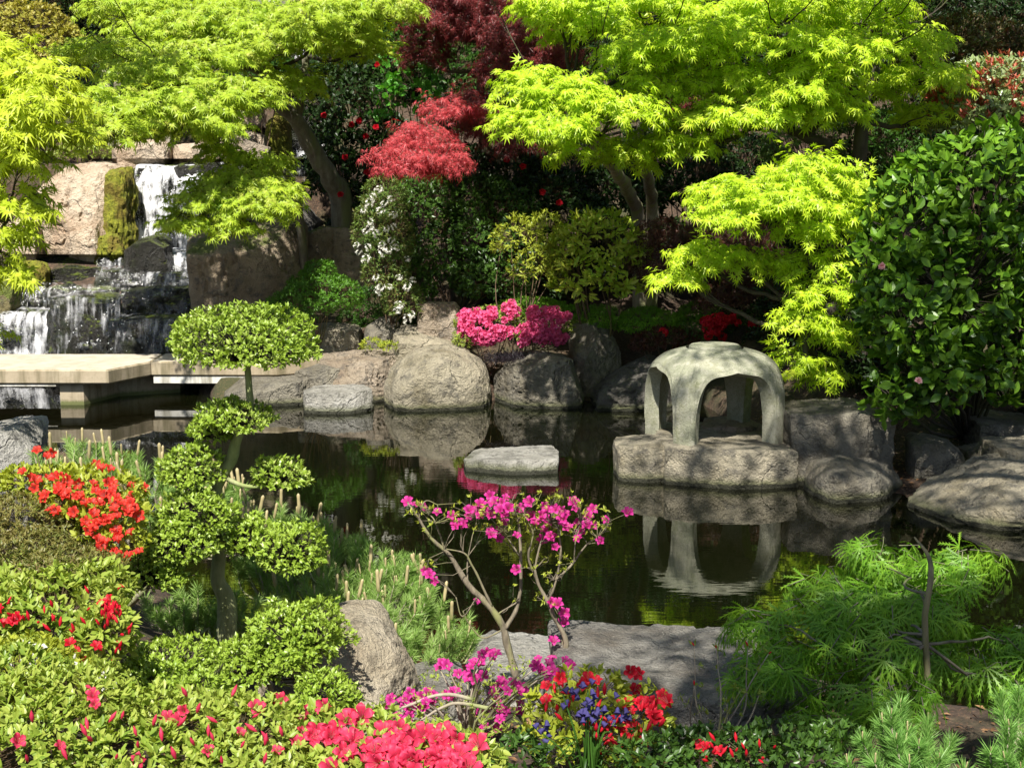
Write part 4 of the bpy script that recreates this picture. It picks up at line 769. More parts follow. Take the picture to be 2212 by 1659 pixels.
# left maple
b0 = gbase(745, 470, 17.8)
maple('broad green maple with a curved trunk leaning left over the waterfall', b0,
    [[b0 - [0, 0, .2], P(738, 440, 17.6), P(712, 385, 17.4), P(672, 320, 17.2), P(640, 262, 17.0), P(600, 228, 16.8), P(560, 205, 16.4)], [P(640, 262, 17.0), P(650, 200, 17.0), P(662, 130, 17.1), P(690, 40, 17.0)], [P(605, 232, 16.8), P(560, 155, 16.5), P(470, 150, 16.0), P(380, 170, 15.4)]],
    [[.15, .13, .11, .10, .085, .07, .05], [.06, .05, .04, .03], [.05, .035, .025, .02]],
    PD((500, 215, 110, 50, 15.0, .7), (400, 235, 110, 48, 14.6, .7), (300, 245, 110, 48, 14.4, .7), (440, 275, 90, 35, 14.6, .6), (250, 285, 80, 45, 14.0, .6), (200, 225, 90, 45, 14.4, .7), (340, 165, 110, 38, 15.2, .8), (460, 130, 120, 42, 15.6, .8), (250, 120, 110, 36, 15.6, .8), (600, 90, 120, 45, 16.0, .9), (700, 50, 110, 45, 16.0, .9), (520, 50, 120, 42, 16.4, .9), (380, 70, 120, 36, 16.4, .9), (780, 100, 70, 40, 16.4, .6), (300, 25, 120, 34, 17.0, .9), (640, 185, 60, 35, 16.4, .5), (820, 20, 90, 35, 16.0, .6), (200, -70, 120, 30, 14.2, .6), (60, -80, 120, 30, 14.3, .7)), YG2, .078, BARK, n2=52, thin=2)
# left maple lower tier
b0 = gbase(660, 480, 17.3)
maple('small lower tier of bright maple leaves hiding the right half of the falls', b0,
    [[b0, P(640, 420, 16.8), P(600, 370, 16.4), P(550, 360, 16.0), P(480, 300, 15.6)]], [[.05, .045, .035, .025, .015]],
    PD((520, 405, 100, 38, 15.2, .6), (470, 440, 90, 38, 14.9, .5), (560, 445, 80, 40, 14.9, .5), (600, 420, 50, 30, 15.3, .4), (510, 490, 40, 25, 14.7, .3), (400, 480, 50, 20, 14.8, .35), (560, 350, 60, 25, 15.6, .4), (480, 330, 40, 25, 15.6, .3)), YG2, .074, BARK, n2=66)
# leftmost bright maple hanging in
b0 = gbase(-420, 1000, 9.3)
maple('bright yellow maple boughs hanging in at the left edge', b0, [[b0, P(-350, 700, 9.2), P(-200, 500, 9.0), P(-60, 330, 8.7), P(60, 240, 8.6)], [P(-200, 500, 9.0), P(-80, 520, 8.8), P(0, 510, 8.6)]], [[.08, .07, .05, .03, .015], [.03, .02, .01]],
    PD((40, 170, 90, 45, 8.8, .3), (80, 230, 95, 50, 8.6, .3), (20, 280, 90, 50, 8.5, .3), (110, 290, 60, 40, 8.7, .25), (40, 350, 60, 40, 8.6, .25), (20, 440, 55, 40, 8.5, .2), (0, 520, 55, 40, 8.5, .2), (10, 590, 40, 35, 8.5, .15), (-80, 300, 90, 80, 8.9, .4), (-100, 500, 90, 80, 8.9, .4), (-30, 720, 20, 25, 8.5, .15), (-20, 110, 70, 40, 9.0, .3)), YG3, .075, BARKD, n2=120, m=6, Ls=.15, layers=(1, .6, .2), r0=.015)
# red maples
b0 = gbase(985, 420, 16.6)
maple('coral red maple cascading to the left of the golden maple', b0, [[b0, P(985, 370, 16.4), P(988, 320, 16.3), P(960, 270, 16.2), P(930, 250, 16.0)]], [[.07, .06, .05, .04, .02]],
    PD((905, 310, 75, 45, 15.0, .45), (860, 345, 50, 35, 14.8, .35), (950, 345, 60, 35, 14.8, .35), (900, 350, 60, 30, 14.6, .3), (970, 235, 60, 25, 15.5, .4)), RED, .072, BARKD, T=T_maple(web=.16, droop=.35), n2=120, ld=.6, droop=.6)
b0 = gbase(1060, 420, 17.4)
maple('dark red maple in the shade behind the coral one', b0, [[b0, P(1050, 330, 17.2), P(1040, 200, 17), P(1060, 80, 17)]], [[.08, .07, .05, .03]],
    PD((1060, 270, 80, 45, 16.2, .5), (1110, 310, 50, 30, 15.8, .3), (1020, 230, 60, 35, 16.4, .4), (960, 60, 80, 60, 16.9, .6), (920, 120, 50, 45, 17.0, .5), (1040, 60, 80, 50, 17, .6), (1130, 90, 90, 45, 16.4, .6), (1080, 150, 50, 40, 16.2, .4), (1180, 130, 80, 40, 16.2, .5), (1000, 0, 110, 40, 17.0, .8), (1480, 230, 60, 30, 16.6, .4), (1180, 70, 60, 40, 16.4, .4)), DRED, .075, BARKD, T=T_maple(web=.16, droop=.35), n2=100, ld=.6, droop=.5)
b0 = gbase(1560, 690, 16.0)
maple('almost black low lace maple behind the low golden layers', b0, [[b0, P(1560, 600, 16), P(1540, 520, 16)]], [[.06, .05, .03]],
    PD((1440, 510, 75, 50, 15.6, .6), (1420, 580, 60, 50, 15.4, .5), (1520, 560, 90, 60, 15.8, .7), (1640, 590, 90, 60, 15.8, .7), (1590, 520, 90, 50, 16.2, .7), (1700, 640, 60, 50, 15.6, .5), (1560, 640, 60, 30, 15.4, .4)), BLACKRED, .07, BARKD, T=T_maple(web=.14, droop=.4), n2=90, ld=.7, droop=.7)
# thread leaf maple, near right
b0 = gbase(2005, 1640, 4.25)
maple('green thread leaf maple with a thin staked stem at the water edge', b0,
    [[b0 - [0, 0, .1], P(2003, 1480, 4.28), P(1998, 1350, 4.28), P(2008, 1250, 4.3), P(2003, 1200, 4.35), P(1975, 1160, 4.4)]], [[.0105, .010, .0095, .0085, .006, .0025]],
    PD((1900, 1195, 75, 28, 4.7, .10), (2080, 1220, 85, 32, 4.65, .12), (1960, 1240, 90, 30, 4.8, .12), (1800, 1265, 80, 35, 4.7, .12), (1900, 1300, 110, 45, 4.55, .15), (1990, 1300, 80, 40, 4.5, .12), (1760, 1330, 90, 42, 4.6, .15), (1870, 1380, 110, 50, 4.4, .16), (1980, 1400, 70, 40, 4.5, .12), (1700, 1410, 45, 40, 4.45, .10), (2110, 1400, 90, 40, 4.5, .14), (2180, 1450, 70, 40, 4.4, .12), (1850, 1470, 110, 50, 4.3, .15), (1930, 1500, 90, 50, 4.2, .12), (1800, 1530, 80, 45, 4.25, .12), (2200, 1380, 40, 30, 4.6, .08), (1650, 1450, 60, 22, 4.35, .08), (1640, 1340, 40, 20, 4.6, .06)), THM, .085, barkmat('stake_bark', (.12, .11, .055), (.24, .21, .12), 30), T=THR, n2=105, m=4, Ls=.05, droop=.55, r0=.005, layers=(1, .5, .0), ld=.75, name='thread_leaf_maple', twk=BARK, wobt=.008, group='low maples')
# ------------------------------------------------------------------ clipped box / topiary
SM = T_oval(w=.26, fold=.06, droop=.1)
def pad_box(par, lst, L=.020, cov=2.7, twigs=BARKD, name='leaf_cloud', under=.5):
    for (u, v, ru, rv, y, ry) in lst:
        c, r = ell(u, v, ru, rv, y, ry); g = Geo(); tw = Geo()
        n = int(dens(r, cov, 4, L, .26) * 1.4); p, o = shell(c, r, n, -.45, .15, .30, seed=int(u), back=1.1); low = p[:, 2] < c[2] - .15 * r[2]; p[low, 2] = c[2] - .15 * r[2] + (p[low, 2] - c[2] + .15 * r[2]) * under
        whorl(g, SM, p, nz(o + [0, 0, .3] + rng.normal(size=o.shape) * .35), 4, L, (.3, 1.15)); g.build(name, BOX, par, sm=False)
        k = min(len(p), 420); q = p[:k]; ctr = c - np.array([0, 0, .45 * r[2]]); mid = ctr + (q - ctr) * .55 + rng.normal(size=q.shape) * .01; sticks(tw, ctr + (q - ctr) * .12, mid, .0032, .0022); sticks(tw, mid, q, .002, .001)
        tw.build('branches', twigs, par)
tb = gbase(492, 1410, 5.2)
top = thing('topiary_tree', 'tall cloud pruned box tree with one large mushroom shaped head on a bare stem', 'topiary tree', tb)
trunk(top, [tb - [0, 0, .1], P(490, 1330, 5.2), P(474, 1240, 5.2), P(470, 1150, 5.22), P(478, 1060, 5.22), P(502, 985, 5.2), P(528, 920, 5.18), P(540, 850, 5.18), P(533, 780, 5.18)], [.034, .034, .027, .022, .020, .021, .015, .013, .010], BARKM, wob=.02, n=60)
for a_, b_ in (((485, 1070), (395, 1050)), ((492, 1035), (590, 1045)), ((472, 1150), (350, 1240)), ((472, 1160), (610, 1210)), ((478, 1090), (420, 1130))):
    g = Geo(); tube(g, curve([P(*a_, 5.2), P((a_[0] + b_[0]) / 2, (a_[1] + b_[1]) / 2 + 12, 5.18), P(*b_, 5.16)], 12, .01), np.linspace(.010, .004, 13), 6); g.build('branch', BARKM, top)
pad_box(top, [(528, 748, 152, 84, 5.2, .23), (504, 908, 80, 38, 5.15, .12), (455, 935, 45, 26, 5.2, .08), (408, 1020, 68, 58, 5.15, .12), (603, 1030, 60, 40, 5.2, .09), (425, 1120, 85, 62, 5.08, .14), (390, 1180, 80, 55, 5.0, .13), (325, 1240, 78, 48, 4.95, .12), (625, 1195, 82, 62, 5.05, .14), (545, 1170, 60, 55, 5.12, .10)])
for lab, pl in (('low clipped box mound draped over the buff boulder', [(640, 1375, 118, 72, 4.6, .2), (560, 1430, 90, 58, 4.5, .16), (480, 1440, 60, 40, 4.55, .12)]), ('low clipped box mound left of centre behind the pink buds', [(370, 1455, 115, 62, 4.4, .18), (330, 1500, 85, 62, 4.25, .14), (430, 1500, 80, 55, 4.25, .14)]), ('small dark clipped box mound below the buff boulder', [(705, 1512, 72, 58, 4.2, .13), (650, 1540, 40, 30, 4.15, .08)])):
    b_ = gbase(pl[0][0], 1600, pl[0][4]); t = thing('box_shrub', lab, 'clipped shrub', b_, 'clipped box mounds'); pad_box(t, pl, under=1.0)
    g = Geo()
    for (u, v, ru, rv, y, ry) in pl: tube(g, curve([b_, b_ * .5 + P(u, v, y) * .5, P(u, v, y)], 10, .02), np.linspace(.014, .006, 11), 6)
    g.build('trunk', BARKP, t)
# ------------------------------------------------------------------ mountain pines
CANDM = shared(T_lathe([(0, .06), (.1, .085), (.5, .09), (.72, .08), (.92, .085), (1, .02)], 7), [CAND], 'candle')
def pine(label, base, tips, L=.045, m=PINE, cl=.082, group='low mountain pines', nn=175, shoot=.10, candle=True, shared_r=.0014, mains=5, tcand=1.0, ncmax=100):
    t = thing('mountain_pine', label, 'pine', base, group); g = Geo(); tw = Geo(); tips = np.array(tips); n = len(tips)
    hub = tips.mean(0) * .6 + base * .4; d = nz(nz(tips - hub) * .7 + np.array([0, 0, 1.0]) + rng.normal(size=tips.shape) * .28)
    mid = tips - d * shoot
    hubs = tips[rng.integers(0, n, max(3, n // 9))] * .75 + base * .25
    for q, e_ in zip(mid, tips):
        h = hubs[np.argmin(np.linalg.norm(hubs - q, axis=1))]; cv = curve([h, (h + q) / 2 - [0, 0, .02], q, e_], 9); tube(tw, cv, np.linspace(.006, .0028, len(cv)), 5)
    for h in hubs: cv = curve([base, (base + h) / 2 + rng.normal(size=3) * .03, h], 10, .03); tube(tw, cv, np.linspace(.016, .008, len(cv)), 6)
    pos = []; ax = []
    for k in range(nn):
        f = rng.random(n) ** .7; p = mid + (tips - mid) * f[:, None]; r = nz(np.cross(d, rng.normal(size=(n, 3)))); a = rng.uniform(.45, 1.1, n)
        pos.append(p); ax.append(nz(d * np.cos(a)[:, None] + r * np.sin(a)[:, None]))
    pos = np.concatenate(pos); ax = np.concatenate(ax); scatter(g, T_needle(.026), pos, ax, nz(rng.normal(size=pos.shape)), L * rng.uniform(.7, 1.15, len(pos)))
    g.build('needles', m, t, sm=False); tw.build('branches', BARKP, t)
    if candle:
        o_ = np.argsort(-tips[:, 2] + rng.normal(size=n) * .22)[:ncmax]
        for k in o_:
            place(CANDM, 'candle', t, tips[k] + [0, 0, .004], roty_to(nz(np.array([0, 0, 1.0]) + rng.normal(size=3) * .12)), cl * rng.uniform(.4, 1.1))
    return t
def tipsin(poly, n, y0, y1, v0, v1):
    """tips inside a picture polygon; depth runs from y0 at row v0 to y1 at row v1"""
    out = []; pu = [p[0] for p in poly]; pv = [p[1] for p in poly]
    while len(out) < n:
        u, v = rng.uniform(min(pu), max(pu)), rng.uniform(min(pv), max(pv)); ins = False
        for (a, b), (c, d) in zip(poly, poly[1:] + poly[:1]):
            if (b > v) != (d > v) and u < (c - a) * (v - b) / (d - b) + a: ins = not ins
        if ins: out.append(P(u, v, y0 + (y1 - y0) * (v - v0) / (v1 - v0) + rng.normal() * .05))
    return out
pine('mountain pine with upright cream candles behind the red azalea', gbase(240, 1150, 6.1), tipsin([(60, 985), (130, 950), (220, 945), (330, 990), (470, 1010), (560, 1080), (540, 1170), (300, 1120), (90, 1060)], 150, 6.4, 5.6, 940, 1160))
pine('mountain pine sloping down to the right behind the topiary tree', gbase(760, 1420, 5.6), tipsin([(480, 1080), (600, 1075), (700, 1120), (800, 1170), (890, 1190), (915, 1240), (960, 1300), (1020, 1330), (1035, 1370), (990, 1430), (900, 1440), (820, 1380), (740, 1330), (640, 1300), (500, 1220)], 260, 6.2, 5.3, 1070, 1440))
pine('dark inner boughs of a pine in the shade left of the topiary trunk', gbase(400, 1420, 5.6), tipsin([(300, 1280), (460, 1250), (560, 1280), (640, 1320), (520, 1350), (330, 1350)], 40, 5.6, 5.4, 1250, 1360), candle=False)
pt = [P(u, v, y) for u, v, y in ((1945, 1520, 3.45), (1905, 1565, 3.4), (1925, 1545, 3.35), (1862, 1600, 3.3), (2005, 1560, 3.5), (1985, 1610, 3.3), (2055, 1600, 3.5), (1965, 1650, 3.2), (2085, 1665, 3.3), (1890, 1650, 3.2), (2030, 1640, 3.3), (1830, 1650, 3.3), (1935, 1600, 3.3), (1960, 1580, 3.4), (2000, 1670, 3.2), (1920, 1680, 3.2), (2060, 1690, 3.2))]
pine('pine shoots with blunt cream tips rising at the bottom right', gbase(1960, 2000, 3.3), pt, L=.040, m=PINEB, nn=420, shoot=.12, cl=.024)
pine('pine bough at the right edge below the thread leaf maple', gbase(2200, 2000, 3.4), [P(u, v, y) for u, v, y in ((2160, 1508, 3.5), (2200, 1500, 3.5), (2180, 1570, 3.4), (2140, 1625, 3.3), (2215, 1600, 3.4), (2240, 1540, 3.5), (2170, 1640, 3.3), (2205, 1660, 3.3))], L=.042, m=PINEB, nn=460, shoot=.15, cl=.024)
# ------------------------------------------------------------------ azaleas, near
def shrub(name, label, cat, base, ells, T, m, L, group=None, **kw):
    t = thing(name, label, cat, base, group); tips = bush(t, ells, T, m, L, **kw); return t, tips
E = lambda *a: [ell(*x) for x in a]
GA = 'azaleas in the foreground'
e_ = E((120, 1570, 200, 110, 3.3, .3), (330, 1590, 190, 80, 3.3, .28), (520, 1600, 150, 75, 3.3, .25), (40, 1480, 130, 70, 3.5, .2), (620, 1640, 120, 60, 3.25, .2))
t, _ = shrub('azalea', 'wide green azalea with scattered pink buds along the bottom left', 'azalea', gbase(300, 1750, 3.3), e_, OVF, AZL, .023, GA, cov=3.6, k=6, w=.22, twigs=TWIG, jit=.12)
flower_at(t, 'hot', on(e_, [(605, 1510), (555, 1528)]), .024, toward=1); flower_at(t, 'hot', on(e_, [(200, 1500), (205, 1520), (395, 1535), (360, 1548), (380, 1555), (640, 1600), (600, 1620), (655, 1580), (40, 1600), (130, 1610), (300, 1640), (450, 1620), (520, 1580)]), .017)
buds_at(t, 'hot', on(e_, [(70, 1560), (185, 1480), (405, 1505), (425, 1540), (385, 1568), (262, 1553), (295, 1590), (190, 1575), (188, 1590), (200, 1600), (298, 1615), (450, 1590), (462, 1600), (500, 1505), (572, 1610), (580, 1600), (545, 1550), (145, 1640), (380, 1640), (480, 1650), (570, 1650), (520, 1615), (330, 1568), (235, 1560), (60, 1645), (640, 1505), (555, 1580), (610, 1590), (350, 1600), (420, 1610), (470, 1560), (250, 1640)], .01), .028)
e_ = E((880, 1640, 200, 60, 3.2, .22), (760, 1600, 120, 55, 3.3, .18), (1010, 1650, 80, 40, 3.2, .12), (700, 1560, 60, 30, 3.4, .08))
t, _ = shrub('azalea', 'azalea smothered in hot pink flowers at the bottom centre', 'azalea', gbase(900, 1800, 3.2), e_, OVF, AZL, .027, GA, cov=2.4, k=6, twigs=TWIG)
flower_at(t, 'hot', on(e_, around(700, 1560, 70, 35, 8) + around(800, 1590, 100, 45, 12) + around(900, 1620, 130, 50, 18) + around(1010, 1630, 90, 38, 11) + around(850, 1650, 170, 30, 8), .014), .028, toward=.9)
e_ = E((50, 1450, 110, 60, 3.8, .2), (150, 1480, 80, 40, 3.75, .15), (-40, 1470, 100, 80, 3.8, .2))
t, _ = shrub('azalea', 'azalea with greenish white buds at the left edge', 'azalea', gbase(50, 1600, 3.8), e_, OVF, AZY, .027, GA, cov=3, k=6, twigs=TWIG)
buds_at(t, 'white', on(e_, around(40, 1450, 60, 50, 16) + around(120, 1450, 60, 40, 12) + [(50, 1390), (85, 1395), (65, 1400), (100, 1490)], .01), .027); flower_at(t, 'white', on(e_, [(232, 1480), (220, 1468), (60, 1398), (90, 1400)]) + [P(235, 1482, 3.6), P(222, 1462, 3.6)], .020)
e_ = E((120, 1330, 140, 85, 4.2, .22), (230, 1370, 60, 60, 4.1, .15), (40, 1340, 110, 90, 4.3, .2), (180, 1400, 80, 40, 4.05, .14), (60, 1260, 130, 60, 4.5, .2), (200, 1270, 80, 50, 4.4, .14))
t, _ = shrub('azalea', 'azalea with crimson buds and green rosettes on the left', 'azalea', gbase(120, 1560, 4.2), e_, OVF, AZL, .030, GA, cov=2.9, k=6, twigs=TWIG)
buds_at(t, 'crim', on(e_, around(120, 1330, 130, 60, 22) + around(240, 1370, 40, 60, 16) + around(250, 1300, 30, 50, 10), .012), .026); flower_at(t, 'crim', on(e_, around(250, 1300, 30, 40, 8) + around(150, 1400, 90, 40, 6) + around(10, 1330, 30, 20, 4)), .018)
e_ = E((60, 1130, 150, 65, 4.9, .22), (60, 1210, 130, 60, 4.6, .2), (140, 1230, 120, 45, 4.5, .2), (-30, 1180, 120, 90, 4.8, .2))
t, _ = shrub('azalea', 'tiny leaved bronze azalea without flowers at the left edge', 'azalea', gbase(60, 1400, 4.8), e_, OVN, AZB, .018, GA, cov=3.4, k=6, w=.2, twigs=TWIG)
e_ = E((200, 1075, 110, 55, 4.95, .18), (120, 1045, 90, 35, 5.05, .14), (240, 1120, 75, 60, 4.85, .15), (250, 1175, 60, 40, 4.75, .12), (60, 1040, 70, 25, 5.1, .12))
t, _ = shrub('azalea', 'yellow green azalea covered in bright red flowers in front of the pine', 'azalea', gbase(180, 1350, 4.9), e_, OVF, AZY, .026, GA, cov=2.2, k=5, twigs=TWIG)
flower_at(t, 'coral', on(e_, around(200, 1075, 110, 45, 34) + around(240, 1115, 65, 60, 28) + around(110, 1045, 70, 20, 12) + around(265, 1185, 60, 25, 16), .012) + pick([(80, 972), (102, 985), (110, 978), (208, 1005), (220, 1010), (238, 1012), (48, 1018), (150, 1020), (285, 1050), (310, 1052)], 5.0), .020)
g = Geo()
for u, v in ((80, 975), (104, 988), (210, 1008), (240, 1015)): tube(g, curve([P(u + 20, v + 80, 5), P(u + 8, v + 40, 5), P(u, v + 4, 5)], 6), np.linspace(.003, .0015, 7), 4)
g.build('twig', TWIG, t)
# low magenta and crimson azaleas, bottom centre
e_ = E((890, 1530, 90, 28, 4.35, .10), (1000, 1480, 110, 30, 4.5, .12), (1080, 1520, 70, 40, 4.35, .12), (1120, 1460, 90, 28, 4.6, .12), (1040, 1575, 60, 20, 4.2, .08))
t = thing('azalea', 'sprawling magenta azalea with open branches between the near rocks', 'azalea', gbase(1010, 1600, 4.4), GA)
bush(t, e_, OVN, AZL, .018, cov=.45, k=5, twigs=None); g = Geo(); b_ = ORG[t.name]
spots = around(890, 1520, 75, 30, 26) + around(1000, 1450, 60, 25, 8) + around(1080, 1510, 60, 45, 24) + around(1050, 1420, 40, 15, 7) + around(1190, 1440, 45, 25, 12) + around(960, 1500, 50, 20, 5) + around(1060, 1560, 40, 25, 8) + [(948, 1440), (955, 1432), (965, 1436), (940, 1500)]
pts = [P(u, v, 4.4 + rng.normal() * .08) for u, v in spots]
flower_at(t, 'mag', pts, .019, toward=.9)
for p in pts[::2]:
    h = b_ + (p - b_) * [.45, .6, .7] + [0, 0, -.02]; cv = curve([b_ + [0, 0, .0], h, p], 8, .02); tube(g, cv, np.linspace(.006, .0015, len(cv)), 5)
for a_ in (((760 + 60, 1555), (880, 1520), (960, 1500), (1020, 1510)), ((900, 1560), (950, 1530), (990, 1520), (1060, 1530))): cv = curve([P(u, v, 4.3) for u, v in a_], 16, .01); tube(g, cv, np.linspace(.003, .007, len(cv)), 6)
g.build('branches', BARKP, t)
# magenta azalea tree
t = thing('azalea', 'leggy magenta azalea with bare forked stems standing against the dark water', 'azalea', gbase(1120, 1500, 4.85), GA); Y = 4.85; B0 = ORG[t.name]
ST = [([(1125, 1500), (1108, 1440), (1095, 1390), (1085, 1350), (1050, 1300), (1010, 1265), (980, 1215), (962, 1190), (930, 1160), (905, 1120), (880, 1085)], [.016, .0145, .012, .007, .003]), ([(1090, 1360), (1120, 1300), (1122, 1200), (1118, 1120), (1105, 1085)], [.009, .006, .003]),
      ([(1165, 1560), (1190, 1500), (1215, 1440), (1222, 1390), (1205, 1350), (1185, 1300), (1165, 1265), (1155, 1230)], [.014, .012, .010, .008, .005]), ([(1183, 1300), (1200, 1255), (1212, 1200), (1205, 1140)], [.007, .005, .003]), ([(1200, 1252), (1240, 1215), (1270, 1175), (1290, 1160)], [.005, .004, .002]),
      ([(1062, 1310), (1045, 1270), (1020, 1220), (1000, 1195), (960, 1185)], [.006, .004, .002]), ([(1030, 1290), (1000, 1330), (985, 1290)], [.003, .002]), ([(962, 1190), (940, 1130), (925, 1110)], [.004, .002]), ([(1165, 1265), (1140, 1200), (1150, 1150), (1130, 1110)], [.006, .004, .002]), ([(1118, 1300), (1075, 1330), (1085, 1360)], [.003, .004]), ([(1155, 1230), (1170, 1170), (1190, 1130)], [.005, .002]), ([(1240, 1215), (1245, 1160), (1255, 1130)], [.003, .002]), ([(905, 1120), (920, 1080), (945, 1090)], [.003, .0015]), ([(1215, 1400), (1212, 1340), (1205, 1300)], [.003, .002]), ([(1290, 1160), (1320, 1130), (1340, 1115)], [.0025, .001]), ([(1010, 1265), (1012, 1200), (1030, 1120)], [.004, .0015]), ([(1122, 1200), (1090, 1150), (1060, 1120)], [.004, .0015]), ([(1085, 1360), (1040, 1380), (1010, 1340), (1000, 1320)], [.004, .002])]
g = Geo(); ends = []
for k, (pl, rr) in enumerate(ST):
    cv = curve([P(u, v, Y + .04 * math.sin(k * 2.1) * (i_ / len(pl))) for i_, (u, v) in enumerate(pl)], 34, .008, k); tube(g, cv, np.interp(np.linspace(0, 1, len(cv)), np.linspace(0, 1, len(rr)), rr) * .85 * (1 + .18 * vn(cv * 60)), 7)
GT_, MT_ = g, (barkmat('azalea_bark', (.11, .09, .06), (.28, .235, .16), 60))
sp = [(882, 1083), (905, 1092), (915, 1100), (945, 1110), (975, 1115), (990, 1128), (1005, 1115), (1010, 1105), (1020, 1100), (985, 1140), (1045, 1100), (1060, 1105), (1075, 1140), (1060, 1150), (1080, 1160), (1065, 1160), (1050, 1155), (1090, 1125), (1095, 1100), (1050, 1075), (1100, 1072), (1165, 1110), (1172, 1125), (1160, 1135), (1180, 1140), (1190, 1120), (1200, 1100), (1215, 1105), (1230, 1110), (1250, 1125), (1265, 1140), (1280, 1100), (1290, 1160), (1350, 1108), (1255, 1095), (1240, 1085), (1270, 1110), (1165, 1170), (1190, 1155), (1200, 1160), (1150, 1105), (1130, 1100), (1140, 1085), (1220, 1140), (1208, 1180), (930, 1235), (938, 1255), (928, 1245), (1112, 1222), (1030, 1290), (1205, 1300), (1212, 1320), (1220, 1335), (1210, 1345), (1195, 1385), (1208, 1390), (1195, 1300), (1080, 1085), (1070, 1095), (1035, 1090), (1245, 1150), (1230, 1140), (1150, 1125), (1040, 1120), (1000, 1135), (1085, 1112), (1065, 1080), (1255, 1160), (1310, 1120), (1275, 1130), (1185, 1105), (1175, 1090), (1215, 1120), (1110, 1150)]
pts = [P(u + rng.normal() * 5, v + rng.normal() * 4, Y + rng.normal() * .05) for u, v in sp]; flower_at(t, 'mag', pts, .020, toward=.9)
lp = np.array([P(u, v, Y + rng.normal() * .05) for u, v in around(1180, 1110, 140, 50, 90) + around(1050, 1110, 90, 40, 50) + around(910, 1110, 40, 35, 22) + around(1180, 1220, 60, 30, 24) + around(1150, 1290, 60, 50, 14) + around(935, 1215, 25, 20, 6) + around(1260, 1140, 60, 30, 22)]); lg = Geo(); whorl(lg, OVN, lp, nz(rng.normal(size=lp.shape) + [0, -.3, .8]), 5, .017, (.4, 1.3)); lg.build('leaves', AZY, t, sm=False)
allp = np.array([P(u, v, Y) for pl, _ in ST for u, v in pl]); tw = GT_; q = np.concatenate([np.array(pts), lp]); nb = np.array([allp[np.argmin(np.linalg.norm(allp - a, axis=1) + (allp[:, 2] > a[2]) * .05)] for a in q]); mid = (nb + q) / 2 + rng.normal(size=q.shape) * .008; sticks(tw, nb, mid, .0016, .0012); sticks(tw, mid, q, .0012, .0007); tw.build('trunk', MT_, t)
# crimson azalea with bluebells
e_ = E((1190, 1590, 60, 60, 3.9, .12), (1280, 1500, 80, 55, 4.0, .14), (1270, 1570, 110, 60, 3.9, .14), (1380, 1540, 70, 50, 4.0, .12), (1180, 1530, 50, 40, 4.0, .1), (1330, 1610, 80, 40, 3.85, .12))
t, _ = shrub('azalea', 'yellow green azalea with crimson buds in front of the large grey boulder', 'azalea', gbase(1270, 1720, 3.95), e_, OVF, AZY, .028, GA, cov=1.5, k=6, twigs=TWIG)
buds_at(t, 'crim', on(e_, around(1290, 1560, 140, 90, 30) + [(1215, 1440), (1200, 1450)], .015), .030); flower_at(t, 'crim', on(e_, around(1400, 1520, 50, 40, 10) + around(1340, 1560, 50, 40, 10) + [(1370, 1445), (1355, 1455), (1380, 1450), (1290, 1470), (1180, 1510), (1260, 1480)]) + pick([(1362, 1450), (1380, 1455), (1430, 1500), (1440, 1515), (1390, 1600), (1270, 1465), (1210, 1465), (1180, 1480)], 3.9), .022)
t = thing('bluebell', 'violet bluebells rising out of a tuft of strap leaves at the bottom centre', 'bluebells', gbase(1270, 1700, 3.7)); B0 = ORG[t.name]; g = Geo(); st = Geo()
BELL = shared(T_lathe([(0, .1), (.3, .35), (.7, .38), (.95, .55), (1.0, .62)], 6), [BLUE], 'bell')
for u, v in ((1270, 1490), (1282, 1520), (1262, 1535), (1340, 1540), (1216, 1500), (1168, 1580), (1310, 1525)):
    p = P(u, v, 3.72 + rng.normal() * .03); cv = curve([B0 + rng.normal(size=3) * .02, (B0 + p) / 2 + [0, 0, .03], p], 10); tube(st, cv, np.linspace(.004, .002, len(cv)), 5)
    for k in range(9 if u != 1216 else 5):
        q = p + rng.normal(size=3) * [.014, .012, .018]; place(BELL, 'bell_flower', t, q, roty_to(nz(np.array([rng.normal() * .7, -.5, -.8]))), .016)
for k in range(46):
    a = rng.uniform(0, 6.28); l = rng.uniform(.10, .22); h = np.array([math.cos(a), math.sin(a) * .6, 0]); x = rng.uniform(.3, 1); cv = curve([B0 + h * .02, B0 + h * l * .35 * x + [0, 0, l * .75], B0 + h * l * x + [0, 0, l * (.95 - .6 * x)]], 10)
    sd = nz(np.cross(h, [0, 0, 1.])); w_ = .003 * np.sin(np.linspace(.25, 1, len(cv)) * math.pi)[:, None] + .0006; V = np.concatenate([cv - sd * w_, cv + sd * w_]); n = len(cv); i = np.arange(n - 1); g.add(V, [np.stack([i, i + 1, i + n + 1, i + n], -1)])
g.build('strap_leaves', MID, t); st.build('stems', MID, t)
